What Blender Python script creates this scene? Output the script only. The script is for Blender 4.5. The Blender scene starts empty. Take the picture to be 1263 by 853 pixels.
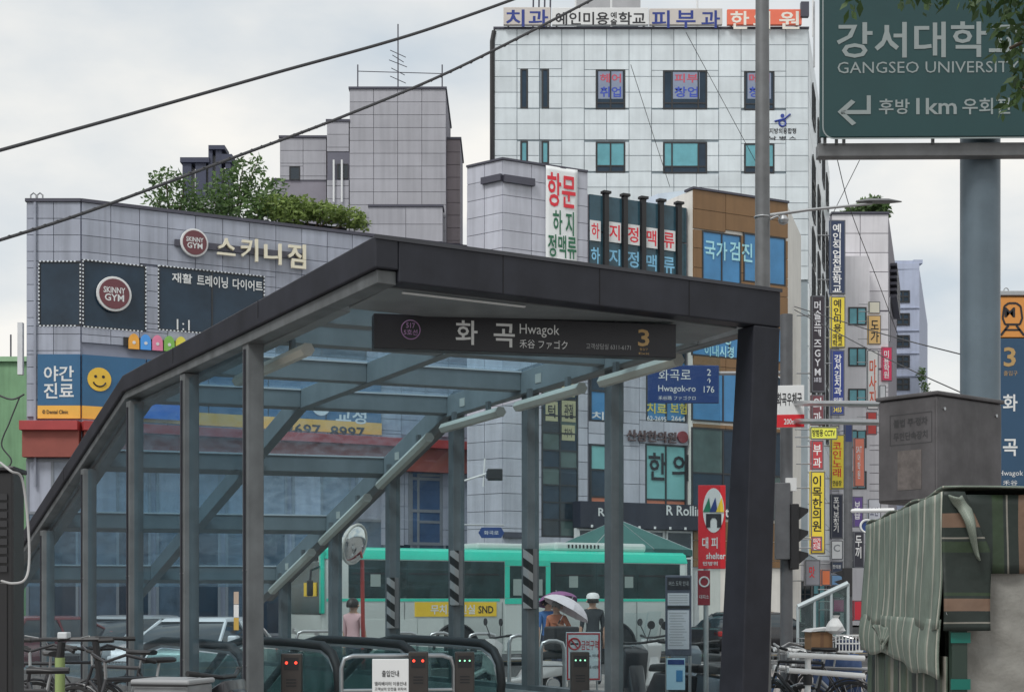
import bpy, bmesh, math, random
from mathutils import Vector, Matrix
random.seed(7)
scene = bpy.context.scene
col = scene.collection

# ---------------------------------------------------------------- camera, sky, sun, exposure
F, CX, HZ, EYE = 1900.0, 631.5, 742.0, 1.6
cam = bpy.data.cameras.new('camera'); camo = bpy.data.objects.new('camera', cam); col.objects.link(camo)
camo.location = (0, 0, EYE); camo.rotation_euler = (math.pi/2, 0, 0)
cam.sensor_width = 36.0; cam.lens = F/1263*36; cam.shift_y = (HZ-426.5)/1263; cam.clip_end = 3000; cam.clip_start = .1
scene.camera = camo

world = bpy.data.worlds.new('World'); scene.world = world; world.use_nodes = True
SUN_EL, SUN_AZ = math.radians(52), math.atan2(-.55, -.75)      # azimuth from +Y, clockwise
wn, wl = world.node_tree.nodes, world.node_tree.links
wn.clear()
wo = wn.new('ShaderNodeOutputWorld'); bg = wn.new('ShaderNodeBackground'); bg.inputs[1].default_value = .1
sky = wn.new('ShaderNodeTexSky'); sky.sky_type = 'NISHITA'; sky.sun_disc = False
sky.sun_elevation = SUN_EL; sky.sun_rotation = SUN_AZ
tc = wn.new('ShaderNodeTexCoord'); mp = wn.new('ShaderNodeMapping'); mp.inputs['Scale'].default_value = (1, 1, 2.2)
mp.inputs['Location'].default_value = (.35, .2, .1)
nz = wn.new('ShaderNodeTexNoise'); nz.inputs['Scale'].default_value = 3.4; nz.inputs['Detail'].default_value = 7; nz.inputs['Roughness'].default_value = .5
rp = wn.new('ShaderNodeValToRGB')
rp.color_ramp.elements[0].position = .36; rp.color_ramp.elements[0].color = (4.6, 5.1, 5.5, 1)
rp.color_ramp.elements[1].position = .59; rp.color_ramp.elements[1].color = (7.4, 7.2, 6.75, 1)
mx = wn.new('ShaderNodeMix'); mx.data_type = 'RGBA'; mx.inputs[0].default_value = .92
wl.new(tc.outputs['Generated'], mp.inputs[0]); wl.new(mp.outputs[0], nz.inputs['Vector']); wl.new(nz.outputs[0], rp.inputs[0])
wl.new(sky.outputs[0], mx.inputs[6]); wl.new(rp.outputs[0], mx.inputs[7]); wl.new(mx.outputs[2], bg.inputs[0]); wl.new(bg.outputs[0], wo.inputs[0])

sun = bpy.data.lights.new('sun', 'SUN'); sun.energy = 1.4; sun.angle = math.radians(16); sun.color = (1, .985, .96)
suno = bpy.data.objects.new('sun', sun); col.objects.link(suno)
sd = Vector((math.sin(SUN_AZ)*math.cos(SUN_EL), math.cos(SUN_AZ)*math.cos(SUN_EL), math.sin(SUN_EL)))
suno.rotation_euler = sd.to_track_quat('Z', 'Y').to_euler(); suno.location = sd*60
vs = scene.view_settings; vs.view_transform = 'Standard'; vs.look = 'None'; vs.exposure = .45; vs.gamma = 1; vs.use_curve_mapping = False
scene.cycles.max_bounces = 10; scene.cycles.transparent_max_bounces = 24

# ---------------------------------------------------------------- helpers
def P(x, y, D):
    return Vector(((x-CX)/F*D, D, EYE+(HZ-y)/F*D))

class Fr:
    """a vertical working plane: s along it, o away into it, z up"""
    def __init__(f, px, D, yaw=0.0):
        f.O = Vector(((px-CX)/F*D, D, 0)); f.yaw = yaw
        f.u = Vector((math.cos(yaw), math.sin(yaw), 0)); f.d = Vector((-math.sin(yaw), math.cos(yaw), 0))
        f.M = Matrix.Translation(f.O) @ Matrix.Rotation(yaw, 4, 'Z')
    def s(f, px, o=0.0):
        q = f.O+f.d*o; k = (px-CX)/F
        return (k*q.y-q.x)/(f.u.x-k*f.u.y)
    def z(f, s, py, o=0.0):
        return EYE+(HZ-py)/F*(f.O+f.u*s+f.d*o).y
    def t(f, px, s=0.0):                       # distance along d that shows at pixel column px
        q = f.O+f.u*s; k = (px-CX)/F
        return (k*q.y-q.x)/(f.d.x-k*f.d.y)
    def rect(f, x0, y0, x1, y1, o=0.0):
        a, b = f.s(x0, o), f.s(x1, o); m = (a+b)/2
        return a, f.z(m, y1, o), b, f.z(m, y0, o)      # s0, z0, s1, z1

WF = Fr(CX, 0.0001, 0); WF.O = Vector((0, 0, 0)); WF.M = Matrix.Identity(4)
WM = {}
def link(o, parent, M):
    col.objects.link(o); WM[o.name] = M.copy()
    if parent:
        o.parent = parent; o.matrix_parent_inverse = WM[parent.name].inverted()
    o.matrix_basis = M
    return o
def tagp(o, label=None, cat=None, group=None, kind=None):
    if label: o['label'] = label
    if cat: o['category'] = cat
    if group: o['group'] = group
    if kind: o['kind'] = kind
    return o
def thing(name, label, cat, fr, at=(0, 0, 0), group=None):
    o = bpy.data.objects.new(name, None); o.empty_display_size = .2
    link(o, None, fr.M @ Matrix.Translation(Vector(at)))
    return tagp(o, label, cat, group)

class MB:
    def __init__(m): m.v = []; m.f = []
    def box(m, x0, x1, y0, y1, z0, z1):
        b = len(m.v)
        m.v += [(x0,y0,z0),(x1,y0,z0),(x1,y1,z0),(x0,y1,z0),(x0,y0,z1),(x1,y0,z1),(x1,y1,z1),(x0,y1,z1)]
        m.f += [tuple(b+i for i in q) for q in ((3,2,1,0),(4,5,6,7),(0,1,5,4),(1,2,6,5),(2,3,7,6),(3,0,4,7))]
        return m
    def prism(m, pts, axis, a0, a1):
        """polygon pts in the two other axes, extruded along axis from a0 to a1"""
        n = len(pts); b = len(m.v)
        for a in (a0, a1):
            for (p, q) in pts:
                m.v.append({'x': (a, p, q), 'y': (p, a, q), 'z': (p, q, a)}[axis])
        m.f.append(tuple(b+i for i in range(n))[::-1]); m.f.append(tuple(b+n+i for i in range(n)))
        for i in range(n):
            j = (i+1) % n; m.f.append((b+i, b+j, b+n+j, b+n+i))
        return m
    def tube(m, pts, r, n=8, cap=True):
        pts = [Vector(p) for p in pts]; b = len(m.v); k = len(pts)
        rs = r if isinstance(r, (list, tuple)) else [r]*k
        up = None
        for i, p in enumerate(pts):
            t = (pts[min(i+1, k-1)]-pts[max(i-1, 0)]).normalized()
            if up is None:
                up = Vector((0, 0, 1)) if abs(t.z) < .9 else Vector((1, 0, 0))
            a = t.cross(up)
            if a.length < 1e-4: a = t.cross(Vector((0, 1, 0)))
            a.normalize(); c = a.cross(t).normalized(); up = c
            for j in range(n):
                w = 2*math.pi*j/n
                m.v.append(tuple(p+(a*math.cos(w)+c*math.sin(w))*rs[i]))
        for i in range(k-1):
            for j in range(n):
                q = (j+1) % n
                m.f.append((b+i*n+j, b+i*n+q, b+(i+1)*n+q, b+(i+1)*n+j))
        if cap:
            m.f.append(tuple(b+j for j in range(n))[::-1]); m.f.append(tuple(b+(k-1)*n+j for j in range(n)))
        return m
    def cyl(m, c, axis, r, h, n=20):
        c = Vector(c); a = {'x': Vector((1,0,0)), 'y': Vector((0,1,0)), 'z': Vector((0,0,1))}[axis]
        return m.tube([c-a*h/2, c+a*h/2], r, n)
    def torus(m, c, axis, R, r, n=24, k=8):
        c = Vector(c); b = len(m.v)
        for i in range(n):
            w = 2*math.pi*i/n
            for j in range(k):
                q = 2*math.pi*j/k; rr = R+r*math.cos(q); h = r*math.sin(q)
                p = {'x': (h, rr*math.cos(w), rr*math.sin(w)), 'y': (rr*math.cos(w), h, rr*math.sin(w)), 'z': (rr*math.cos(w), rr*math.sin(w), h)}[axis]
                m.v.append(tuple(c+Vector(p)))
        for i in range(n):
            for j in range(k):
                m.f.append((b+i*k+j, b+((i+1)%n)*k+j, b+((i+1)%n)*k+(j+1)%k, b+i*k+(j+1)%k))
        return m
    def loft(m, rings, closed=True, caps=True):
        b = len(m.v); n = len(rings[0])
        for r in rings: m.v += [tuple(p) for p in r]
        for i in range(len(rings)-1):
            for j in range(n if closed else n-1):
                q = (j+1) % n; m.f.append((b+i*n+j, b+i*n+q, b+(i+1)*n+q, b+(i+1)*n+j))
        if caps and closed:
            m.f.append(tuple(b+j for j in range(n))[::-1]); m.f.append(tuple(b+(len(rings)-1)*n+j for j in range(n)))
        return m
    def quad(m, *p):
        b = len(m.v); m.v += [tuple(q) for q in p]; m.f.append(tuple(range(b, b+len(p)))); return m
    def build(m, name, mat, parent=None, fr=None, bevel=0, smooth=False, seg=2, M=None):
        me = bpy.data.meshes.new(name); me.from_pydata(m.v, [], m.f)
        bm = bmesh.new(); bm.from_mesh(me); bmesh.ops.recalc_face_normals(bm, faces=bm.faces)
        if bevel:
            ed = [e for e in bm.edges if len(e.link_faces) == 2 and e.calc_face_angle(0) > .5]
            bmesh.ops.bevel(bm, geom=ed, offset=bevel, segments=seg, affect='EDGES', profile=.5, clamp_overlap=True)
        bm.to_mesh(me); bm.free()
        if smooth:
            me.polygons.foreach_set('use_smooth', [True]*len(me.polygons))
            try: me.set_sharp_from_angle(angle=math.radians(42))
            except Exception: pass
        me.materials.append(mat)
        o = bpy.data.objects.new(name, me)
        return link(o, parent, M if M is not None else (fr or WF).M)

_unit = {}
def ubox(name, mat, parent, fr, x0, x1, y0, y1, z0, z1):
    """a piece that shares one unit-box mesh with its likes"""
    k = (name, mat.name)
    if k not in _unit:
        me = bpy.data.meshes.new(name); b = MB().box(0, 1, 0, 1, 0, 1)
        me.from_pydata(b.v, [], b.f); me.materials.append(mat); _unit[k] = me
    o = bpy.data.objects.new(name, _unit[k])
    return link(o, parent, fr.M @ Matrix.Translation((x0, y0, z0)) @ Matrix.Diagonal((x1-x0, y1-y0, z1-z0, 1)))

_txt = {}
def tmesh(s, bold=0.0, ext=0.0, line=1.0):
    bold = min(bold, .018)
    k = (s, bold, ext, line)
    if k not in _txt:
        c = bpy.data.curves.new('lettering', 'FONT'); c.body = s; c.resolution_u = 2; c.offset = bold; c.space_line = line
        c.align_x = 'CENTER'; c.extrude = ext
        o = bpy.data.objects.new('lettering', c); me = bpy.data.meshes.new_from_object(o)
        bpy.data.objects.remove(o); bpy.data.curves.remove(c)
        vs_ = [tuple(v.co) for v in me.vertices]; fs = [tuple(p.vertices) for p in me.polygons]
        bpy.data.meshes.remove(me); _txt[k] = (vs_, fs)
    return _txt[k]
def text(s, mat, parent, fr, s0, z0, s1, z1, o, bold=0.02, ext=0.0, line=1.0, name='lettering', depth=None):
    v, f = tmesh(s, bold, ext, line)
    xa, xb = min(p[0] for p in v), max(p[0] for p in v); ya, yb = min(p[1] for p in v), max(p[1] for p in v)
    kx, ky = (s1-s0)/(xb-xa), (z1-z0)/(yb-ya); kz = (depth/ext/2 if ext and depth else 1)
    m = MB(); m.v = [(s0+(p[0]-xa)*kx, o-p[2]*kz, z0+(p[1]-ya)*ky) for p in v]; m.f = list(f)
    me = bpy.data.meshes.new(name); me.from_pydata(m.v, [], m.f); me.materials.append(mat)
    return link(bpy.data.objects.new(name, me), parent, fr.M)
def ptext(s, mat, parent, fr, x0, y0, x1, y1, o, **k):
    a = fr.rect(x0, y0, x1, y1, o); return text(s, mat, parent, fr, *a, o, **k)
def pbox(name, mat, parent, fr, x0, y0, x1, y1, o0, o1, bevel=0):
    a = fr.rect(x0, y0, x1, y1, o0); return MB().box(a[0], a[2], o0, o1, a[1], a[3]).build(name, mat, parent, fr, bevel)

def smooth_path(pts, k=8):
    pts = [Vector(p) for p in pts]; q = [pts[0]]+pts+[pts[-1]]; out = []
    for i in range(1, len(q)-2):
        a, b, c, d = q[i-1:i+3]
        for j in range(k):
            t = j/k; out.append(.5*(2*b+(c-a)*t+(2*a-5*b+4*c-d)*t*t+(3*b-a-3*c+d)*t**3))
    return out+[pts[-1]]
def lin(c): c /= 255; return c/12.92 if c <= .04045 else ((c+.055)/1.055)**2.4
def C(r, g, b, k=1.35): return tuple(min(.86, lin(x)*k) for x in (r, g, b))
_mats = {}
def mat(name, c, rough=.6, metal=0, var=.12, scale=1.2, rand=0.0, streak=0.0, bump=0.0, bscale=40, spec=.5, coat=0, sub=0):
    if name in _mats: return _mats[name]
    m = bpy.data.materials.new(name); m.use_nodes = True; _mats[name] = m
    n, l = m.node_tree.nodes, m.node_tree.links; p = n['Principled BSDF']
    p.inputs['Roughness'].default_value = rough; p.inputs['Metallic'].default_value = metal
    p.inputs['Specular IOR Level'].default_value = spec; p.inputs['Coat Weight'].default_value = coat
    if var == 0 and not rand and not streak:
        p.inputs['Base Color'].default_value = (*c, 1)
    else:
        g = n.new('ShaderNodeNewGeometry'); z = n.new('ShaderNodeTexNoise'); z.inputs['Scale'].default_value = scale; z.inputs['Detail'].default_value = 5
        z.inputs['Roughness'].default_value = .62
        l.new(g.outputs['Position'], z.inputs['Vector'])
        mr = n.new('ShaderNodeMapRange'); mr.inputs[1].default_value = .3; mr.inputs[2].default_value = .7
        mr.inputs[3].default_value = 1-var; mr.inputs[4].default_value = 1+var*.6
        l.new(z.outputs[0], mr.inputs[0]); val = mr.outputs[0]
        def mul(a, b):
            q = n.new('ShaderNodeMath'); q.operation = 'MULTIPLY'; l.new(a, q.inputs[0]); l.new(b, q.inputs[1]); return q.outputs[0]
        if rand:
            oi = n.new('ShaderNodeObjectInfo'); r2 = n.new('ShaderNodeMapRange'); r2.inputs[3].default_value = 1-rand; r2.inputs[4].default_value = 1+rand*.7
            l.new(oi.outputs['Random'], r2.inputs[0]); val = mul(val, r2.outputs[0])
        if streak:
            mpn = n.new('ShaderNodeMapping'); mpn.inputs['Scale'].default_value = (2.6, 2.6, .16); z2 = n.new('ShaderNodeTexNoise'); z2.inputs['Scale'].default_value = 1.7; z2.inputs['Detail'].default_value = 4
            l.new(g.outputs['Position'], mpn.inputs[0]); l.new(mpn.outputs[0], z2.inputs['Vector'])
            r3 = n.new('ShaderNodeMapRange'); r3.inputs[1].default_value = .42; r3.inputs[2].default_value = .72; r3.inputs[3].default_value = 1; r3.inputs[4].default_value = 1-streak
            l.new(z2.outputs[0], r3.inputs[0]); val = mul(val, r3.outputs[0])
        vm = n.new('ShaderNodeVectorMath'); vm.operation = 'SCALE'; vm.inputs[0].default_value = c; l.new(val, vm.inputs['Scale'])
        l.new(vm.outputs[0], p.inputs['Base Color'])
    if bump:
        g2 = n.new('ShaderNodeNewGeometry'); z3 = n.new('ShaderNodeTexNoise'); z3.inputs['Scale'].default_value = bscale; z3.inputs['Detail'].default_value = 4
        b = n.new('ShaderNodeBump'); b.inputs['Strength'].default_value = bump; b.inputs['Distance'].default_value = .02
        l.new(g2.outputs['Position'], z3.inputs['Vector']); l.new(z3.outputs[0], b.inputs['Height']); l.new(b.outputs[0], p.inputs['Normal'])
    return m
def glass(name, tint, gloss=(.9, .95, 1), ior=1.5, haze=0.0, hazecol=(.5, .55, .6), trans=0.0):
    """thin sheet glass: tinted see-through plus Fresnel reflection, with a little dust"""
    m = bpy.data.materials.new(name); m.use_nodes = True; n, l = m.node_tree.nodes, m.node_tree.links; n.clear()
    o = n.new('ShaderNodeOutputMaterial'); t = n.new('ShaderNodeBsdfTransparent'); t.inputs[0].default_value = (*tint, 1)
    g = n.new('ShaderNodeBsdfGlossy'); g.inputs[0].default_value = (*gloss, 1); g.inputs['Roughness'].default_value = .03
    gz = n.new('ShaderNodeNewGeometry'); dp = n.new('ShaderNodeVectorMath'); dp.operation = 'DOT_PRODUCT'; l.new(gz.outputs['Normal'], dp.inputs[0]); l.new(gz.outputs['Incoming'], dp.inputs[1])
    def mth(op, a_, b_):
        q = n.new('ShaderNodeMath'); q.operation = op
        for i, w in enumerate((a_, b_)):
            if w is None: continue
            if isinstance(w, (int, float)): q.inputs[i].default_value = w
            else: l.new(w, q.inputs[i])
        return q
    ab = mth('ABSOLUTE', dp.outputs['Value'], None); om = mth('SUBTRACT', 1.0, ab.outputs[0]); pw = mth('POWER', om.outputs[0], 5.0)
    ml = mth('MULTIPLY', pw.outputs[0], .5); fz = mth('ADD', ml.outputs[0], .03)        # Schlick reflectance, the same from both sides
    mxs = n.new('ShaderNodeMixShader'); l.new(fz.outputs[0], mxs.inputs[0]); l.new(t.outputs[0], mxs.inputs[1]); l.new(g.outputs[0], mxs.inputs[2])
    out = mxs.outputs[0]
    if haze:
        d = n.new('ShaderNodeBsdfDiffuse'); d.inputs[0].default_value = (*hazecol, 1); geo = n.new('ShaderNodeNewGeometry')
        mpn = n.new('ShaderNodeMapping'); mpn.inputs['Scale'].default_value = (3, 3, .9); z = n.new('ShaderNodeTexNoise'); z.inputs['Scale'].default_value = 2.2; z.inputs['Detail'].default_value = 6
        l.new(geo.outputs['Position'], mpn.inputs[0]); l.new(mpn.outputs[0], z.inputs['Vector'])
        r = n.new('ShaderNodeMapRange'); r.inputs[1].default_value = .35; r.inputs[2].default_value = .75; r.inputs[3].default_value = haze*.35; r.inputs[4].default_value = haze*1.6
        l.new(z.outputs[0], r.inputs[0]); m2 = n.new('ShaderNodeMixShader'); l.new(r.outputs[0], m2.inputs[0]); l.new(out, m2.inputs[1])
        tl = n.new('ShaderNodeBsdfTranslucent'); tl.inputs[0].default_value = (*hazecol, 1); m3 = n.new('ShaderNodeMixShader'); m3.inputs[0].default_value = trans     # dust lit from behind
        l.new(d.outputs[0], m3.inputs[1]); l.new(tl.outputs[0], m3.inputs[2]); l.new(m3.outputs[0], m2.inputs[2]); out = m2.outputs[0]
    l.new(out, o.inputs[0]); return m

def cut(r, holes):
    """rectangle minus holes -> rectangles"""
    out = [r]
    for h in holes:
        nx = []
        for (a, b, c, d) in out:
            x0, y0, x1, y1 = max(a, h[0]), max(b, h[1]), min(c, h[2]), min(d, h[3])
            if x0 >= x1 or y0 >= y1: nx.append((a, b, c, d)); continue
            if y1 < d: nx.append((a, y1, c, d))
            if b < y0: nx.append((a, b, c, y0))
            if a < x0: nx.append((a, y0, x0, y1))
            if x1 < c: nx.append((x1, y0, c, y1))
        out = nx
    return out
def panels(parent, fr, s0, s1, z0, z1, cw, rh, holes, m, o=0.0, th=.07, gap=.022, name='panel', phase=0.0):
    nc = max(1, round((s1-s0)/cw)); cw = (s1-s0)/nc; k = 0
    z = z1
    while z > z0+.05:
        zb = max(z0, z-rh)
        for c in range(nc):
            for (a, b, e, d) in cut((s0+c*cw, zb, s0+(c+1)*cw, z), holes):
                if e-a < .12 or d-b < .12: continue
                ubox(name, m, parent, fr, a+gap/2, e-gap/2, o-th, o, b+gap/2, d-gap/2); k += 1
        z = zb
    return k
def window(parent, fr, r, mg, mf, vs=(), hs=(), o=0.0, fw=.07, panes=True, name='window', out=.05):
    """frame (one part) with each pane below it; vs / hs are mullion places as fractions"""
    s0, z0, s1, z1 = r; m = MB()
    xs = [s0]+[s0+(s1-s0)*v for v in vs]+[s1]; zs = [z0]+[z0+(z1-z0)*v for v in hs]+[z1]
    for i, x in enumerate(xs):
        a, b = (x, x+fw) if i == 0 else (x-fw, x) if i == len(xs)-1 else (x-fw/2, x+fw/2)
        m.box(a, b, o-out, o, z0, z1)
    for i, z in enumerate(zs):
        a, b = (z, z+fw) if i == 0 else (z-fw, z) if i == len(zs)-1 else (z-fw/2, z+fw/2)
        m.box(s0+fw, s1-fw, o-out+.004, o-.002, a, b)
    w = m.build(name, mf, parent, fr)
    mgs = mg if isinstance(mg, list) else [mg]
    q = 0
    for i in range(len(xs)-1):
        for j in range(len(zs)-1):
            ubox('pane', mgs[q % len(mgs)], w, fr, xs[i]+fw*.4, xs[i+1]-fw*.4, o-.022, o-.006, zs[j]+fw*.4, zs[j+1]-fw*.4); q += 1
    return w
def leaves(name, m, parent, blobs, n, size, fr=None, seed=1, droop=0):
    rnd = random.Random(seed); mb = MB(); tot = sum(b[1]*b[2]*b[3] for b in blobs)
    for (c, rx, ry, rz) in blobs:
        c = Vector(c)
        for _ in range(max(8, int(n*rx*ry*rz/tot))):
            while True:
                p = Vector((rnd.uniform(-1, 1), rnd.uniform(-1, 1), rnd.uniform(-1, 1)))
                if .12 < p.length < 1: break
            if rnd.random() < .6: p = p.normalized()*rnd.uniform(.6, 1.08)
            p = Vector((p.x*rx, p.y*ry, p.z*rz))+c
            a = Vector((rnd.gauss(0, 1), rnd.gauss(0, 1), rnd.gauss(0, .6)-droop)).normalized(); b = a.cross(Vector((rnd.gauss(0, 1), rnd.gauss(0, 1), rnd.gauss(0, 1)))).normalized()
            L = size*rnd.uniform(.6, 1.3); w = L*.42
            mb.quad(p, p+a*L*.5+b*w*.5, p+a*L, p+a*L*.5-b*w*.5)
    me = bpy.data.meshes.new(name); me.from_pydata(mb.v, [], mb.f); me.materials.append(m)
    return link(bpy.data.objects.new(name, me), parent, (fr or WF).M)
def sheet(name, m, parent, fn, nu, nv, th=.012, fr=None):
    """cloth: fn(u,v)->point, with uv, solidified"""
    v = [tuple(fn(i/nu, j/nv)) for j in range(nv+1) for i in range(nu+1)]
    f = [(j*(nu+1)+i, j*(nu+1)+i+1, (j+1)*(nu+1)+i+1, (j+1)*(nu+1)+i) for j in range(nv) for i in range(nu)]
    me = bpy.data.meshes.new(name); me.from_pydata(v, [], f); uv = me.uv_layers.new(name='UVMap')
    for lp in me.loops:
        k = lp.vertex_index; uv.data[lp.index].uv = ((k % (nu+1))/nu, (k//(nu+1))/nv)
    me.polygons.foreach_set('use_smooth', [True]*len(me.polygons)); me.materials.append(m)
    o = bpy.data.objects.new(name, me); link(o, parent, (fr or WF).M)
    md = o.modifiers.new('thickness', 'SOLIDIFY'); md.thickness = th; md.offset = 0
    return o
def leafmat(name, c1, c2):
    m = bpy.data.materials.new(name); m.use_nodes = True; n, l = m.node_tree.nodes, m.node_tree.links; p = n['Principled BSDF']
    g = n.new('ShaderNodeNewGeometry'); z = n.new('ShaderNodeTexNoise'); z.inputs['Scale'].default_value = 3; z.inputs['Detail'].default_value = 3
    ad = n.new('ShaderNodeMath'); ad.operation = 'MULTIPLY_ADD'; ad.inputs[1].default_value = .5
    l.new(g.outputs['Position'], z.inputs['Vector']); l.new(g.outputs['Random Per Island'], ad.inputs[0]); l.new(z.outputs[0], ad.inputs[2])
    r = n.new('ShaderNodeValToRGB'); r.color_ramp.elements[0].position = .35; r.color_ramp.elements[1].position = .95
    r.color_ramp.elements[0].color = (*c1, 1); r.color_ramp.elements[1].color = (*c2, 1)
    l.new(ad.outputs[0], r.inputs[0]); l.new(r.outputs[0], p.inputs['Base Color']); p.inputs['Roughness'].default_value = .55
    t = n.new('ShaderNodeBsdfTranslucent'); l.new(r.outputs[0], t.inputs[0]); mxs = n.new('ShaderNodeMixShader'); mxs.inputs[0].default_value = .35
    o = n['Material Output']; l.new(p.outputs[0], mxs.inputs[1]); l.new(t.outputs[0], mxs.inputs[2]); l.new(mxs.outputs[0], o.inputs[0])
    return m
# ---------------------------------------------------------------- materials
ASPH = mat('asphalt', (.055, .055, .058), .85, var=.25, scale=2, bump=.4, bscale=60)
PAVE = mat('pavers', (.24, .22, .21), .8, var=.2, scale=1.5, rand=.15)
KERB = mat('granite', (.36, .35, .34), .7, var=.2, scale=6)
LINEW = mat('road_paint', (.7, .7, .68), .7, var=.25, scale=4)
CAN = mat('charcoal_paint', (.026, .028, .038), .5, spec=.35, var=.3, scale=2.6, streak=.2)
CANL = mat('grey_paint', (.20, .225, .235), .48, var=.14, scale=2.2, streak=.12)
CANM = mat('post_paint', (.14, .152, .158), .45, var=.26, scale=3.2, streak=.32)
RGL = glass('roof_glass', (.76, .90, .97), haze=.06, hazecol=(.62, .72, .80), trans=.75)
WGL = glass('wall_glass', (.88, .935, .945), haze=.014)
WGL2 = glass('side_glass', (.82, .90, .935), haze=.012, hazecol=(.6, .68, .74), trans=.5)
ALU = mat('steel', (.45, .46, .47), .32, .85, var=.12, scale=4)
WHT = mat('white_paint', (.74, .75, .75), .5, var=.06)
CREAM = mat('cream_casing', (.46, .46, .42), .5, var=.12, scale=3)
BLK = mat('black_plastic', (.018, .018, .02), .42, var=.1)
RUB = mat('rubber', (.02, .02, .021), .6, var=.1)
SIGNB = mat('sign_black', (.013, .013, .018), .4, var=.1)
TXW = mat('print_white', (.74, .76, .76), .5, var=.04)
TXG = mat('print_gold', (.46, .30, .12), .5, var=.05)
TXP = mat('print_purple', (.38, .22, .42), .5, var=.05)
TXK = mat('print_black', (.02, .02, .025), .5, var=.05)
TXR = mat('print_red', (.55, .04, .05), .5, var=.05)
TXB = mat('print_blue', (.03, .06, .32), .5, var=.05)
TXGREY = mat('print_grey', (.36, .37, .38), .5, var=.05)
DGL = mat('dark_window', (.016, .03, .045), .12, var=.3, scale=.8, spec=.6)
DWF = mat('window_frame_dark', (.03, .032, .036), .4, var=.1)

# ---------------------------------------------------------------- ground
YAW = math.atan2(.5115, .8593)
CF = Fr(463, 12.0, YAW)                        # s = across the entrance front, o = depth down the stairs
W = 4.10
g = MB().quad((-900, -300, -.124), (900, -300, -.124), (900, 1800, -.124), (-900, 1800, -.124)).build('ground', ASPH); g['kind'] = 'structure'
rd = MB().quad((-70, 17.3, -.12), (70, 17.3, -.12), (70, 38.7, -.12), (-70, 38.7, -.12)).build('road', ASPH, None, CF); rd['kind'] = 'structure'
sw = MB().box(-70, 70, -60, 17, -.12, 0).build('sidewalk', PAVE, None, CF); sw['kind'] = 'structure'
sf = MB().box(-70, 70, 39, 47, -.12, 0).build('sidewalk', PAVE, None, CF); sf['kind'] = 'structure'
for nm, o0, o1, par in (('kerb', 17.003, 17.2, sw), ('kerb', 38.8, 38.997, sf)):
    for i in range(-16, 24): ubox(nm, KERB, par, CF, i*1.0+.006, i+.994, o0, o1, -.12, .012)
for i in range(-10, 14):
    for o in (24.2, 31.3):
        ubox('lane_dash', LINEW, rd, CF, i*4.0, i*4.0+2.2, o, o+.13, -.118, -.116)
ubox('centre_line', mat('road_paint_yellow', (.6, .4, .06), .7, var=.25, scale=4), rd, CF, -60, 60, 27.7, 27.83, -.118, -.116)

# ---------------------------------------------------------------- subway entrance canopy
PT = [(0, 4.455), (5.85, 4.21), (12.2, 1.88)]
BEND, TEND = 5.85, 12.2
def skew(x, t): return t+(1-x/W)*(.10*t+.27)*min(1, max(0, t/1.5))       # the left side is a little longer than the right
def SK(mb): mb.v = [(x, skew(x, y), z) for (x, y, z) in mb.v]; return mb
def zt(t):
    for (a, za), (b, zb) in zip(PT, PT[1:]):
        if t <= b: return za+(zb-za)*(t-a)/(b-a)
    return PT[-1][1]
E_ = thing('subway_entrance', 'grey steel and glass subway entrance canopy with a sloping roof, in the foreground', 'subway entrance', CF, (W/2, 0, 0))
def ribbon(x0, x1, t0, top, bot, name, m, bev=.012):
    ts = [t0, BEND, TEND]
    kk = lambda t: 1-.26*min(1, t/BEND)
    pts = [(t, zt(t)-top*kk(t)) for t in ts]+[(t, zt(t)-bot*kk(t)) for t in ts[::-1]]
    SK(MB().prism(pts, 'x', x0, x1)).build(name, m, E_, CF, bev)
ribbon(0, .2, 0, 0, .25, 'edge_beam', CAN); ribbon(.035, .2, .035, .253, .36, 'edge_trim', CANM, .006)
ribbon(W-.2, W, .203, 0, .25, 'edge_beam', CAN); ribbon(W-.2, W-.035, .203, .253, .36, 'edge_trim', CANM, .006)
MB().box(.203, W, 0, .2, 4.455-.345, 4.455).build('front_beam', CAN, E_, CF, .012)
ubox('light_strip', TXW, E_, CF, .35, 1.5, .215, .24, 4.075, 4.087)
SEAM = mat('seam_sealant', (.008, .008, .01), .8, var=.1); TRIMC = mat('edge_cap', (.05, .052, .062), .45, var=.2)
for x in (1.15, 2.1, 3.05): ubox('panel_seam', SEAM, E_, CF, x, x+.008, -.0025, -.0005, 4.115, 4.45)
ubox('drip_edge', TRIMC, E_, CF, -.012, W+.012, -.012, -.001, 4.43, 4.462)
for t in (2.0, 4.2, 8.2):
    SK(MB().prism([(t, zt(t)-.004), (t+.008, zt(t+.008)-.004), (t+.008, zt(t+.008)-.17), (t, zt(t)-.17)], 'x', -.0025, -.0005)).build('panel_seam', SEAM, E_, CF)
# slanting front leg under the right corner
MB().prism([(0, 4.107), (.24, 4.107), (.58, -.02), (.2, -.02)], 'x', W-.31, W-.002).build('front_leg', CAN, E_, CF, .014)
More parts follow.
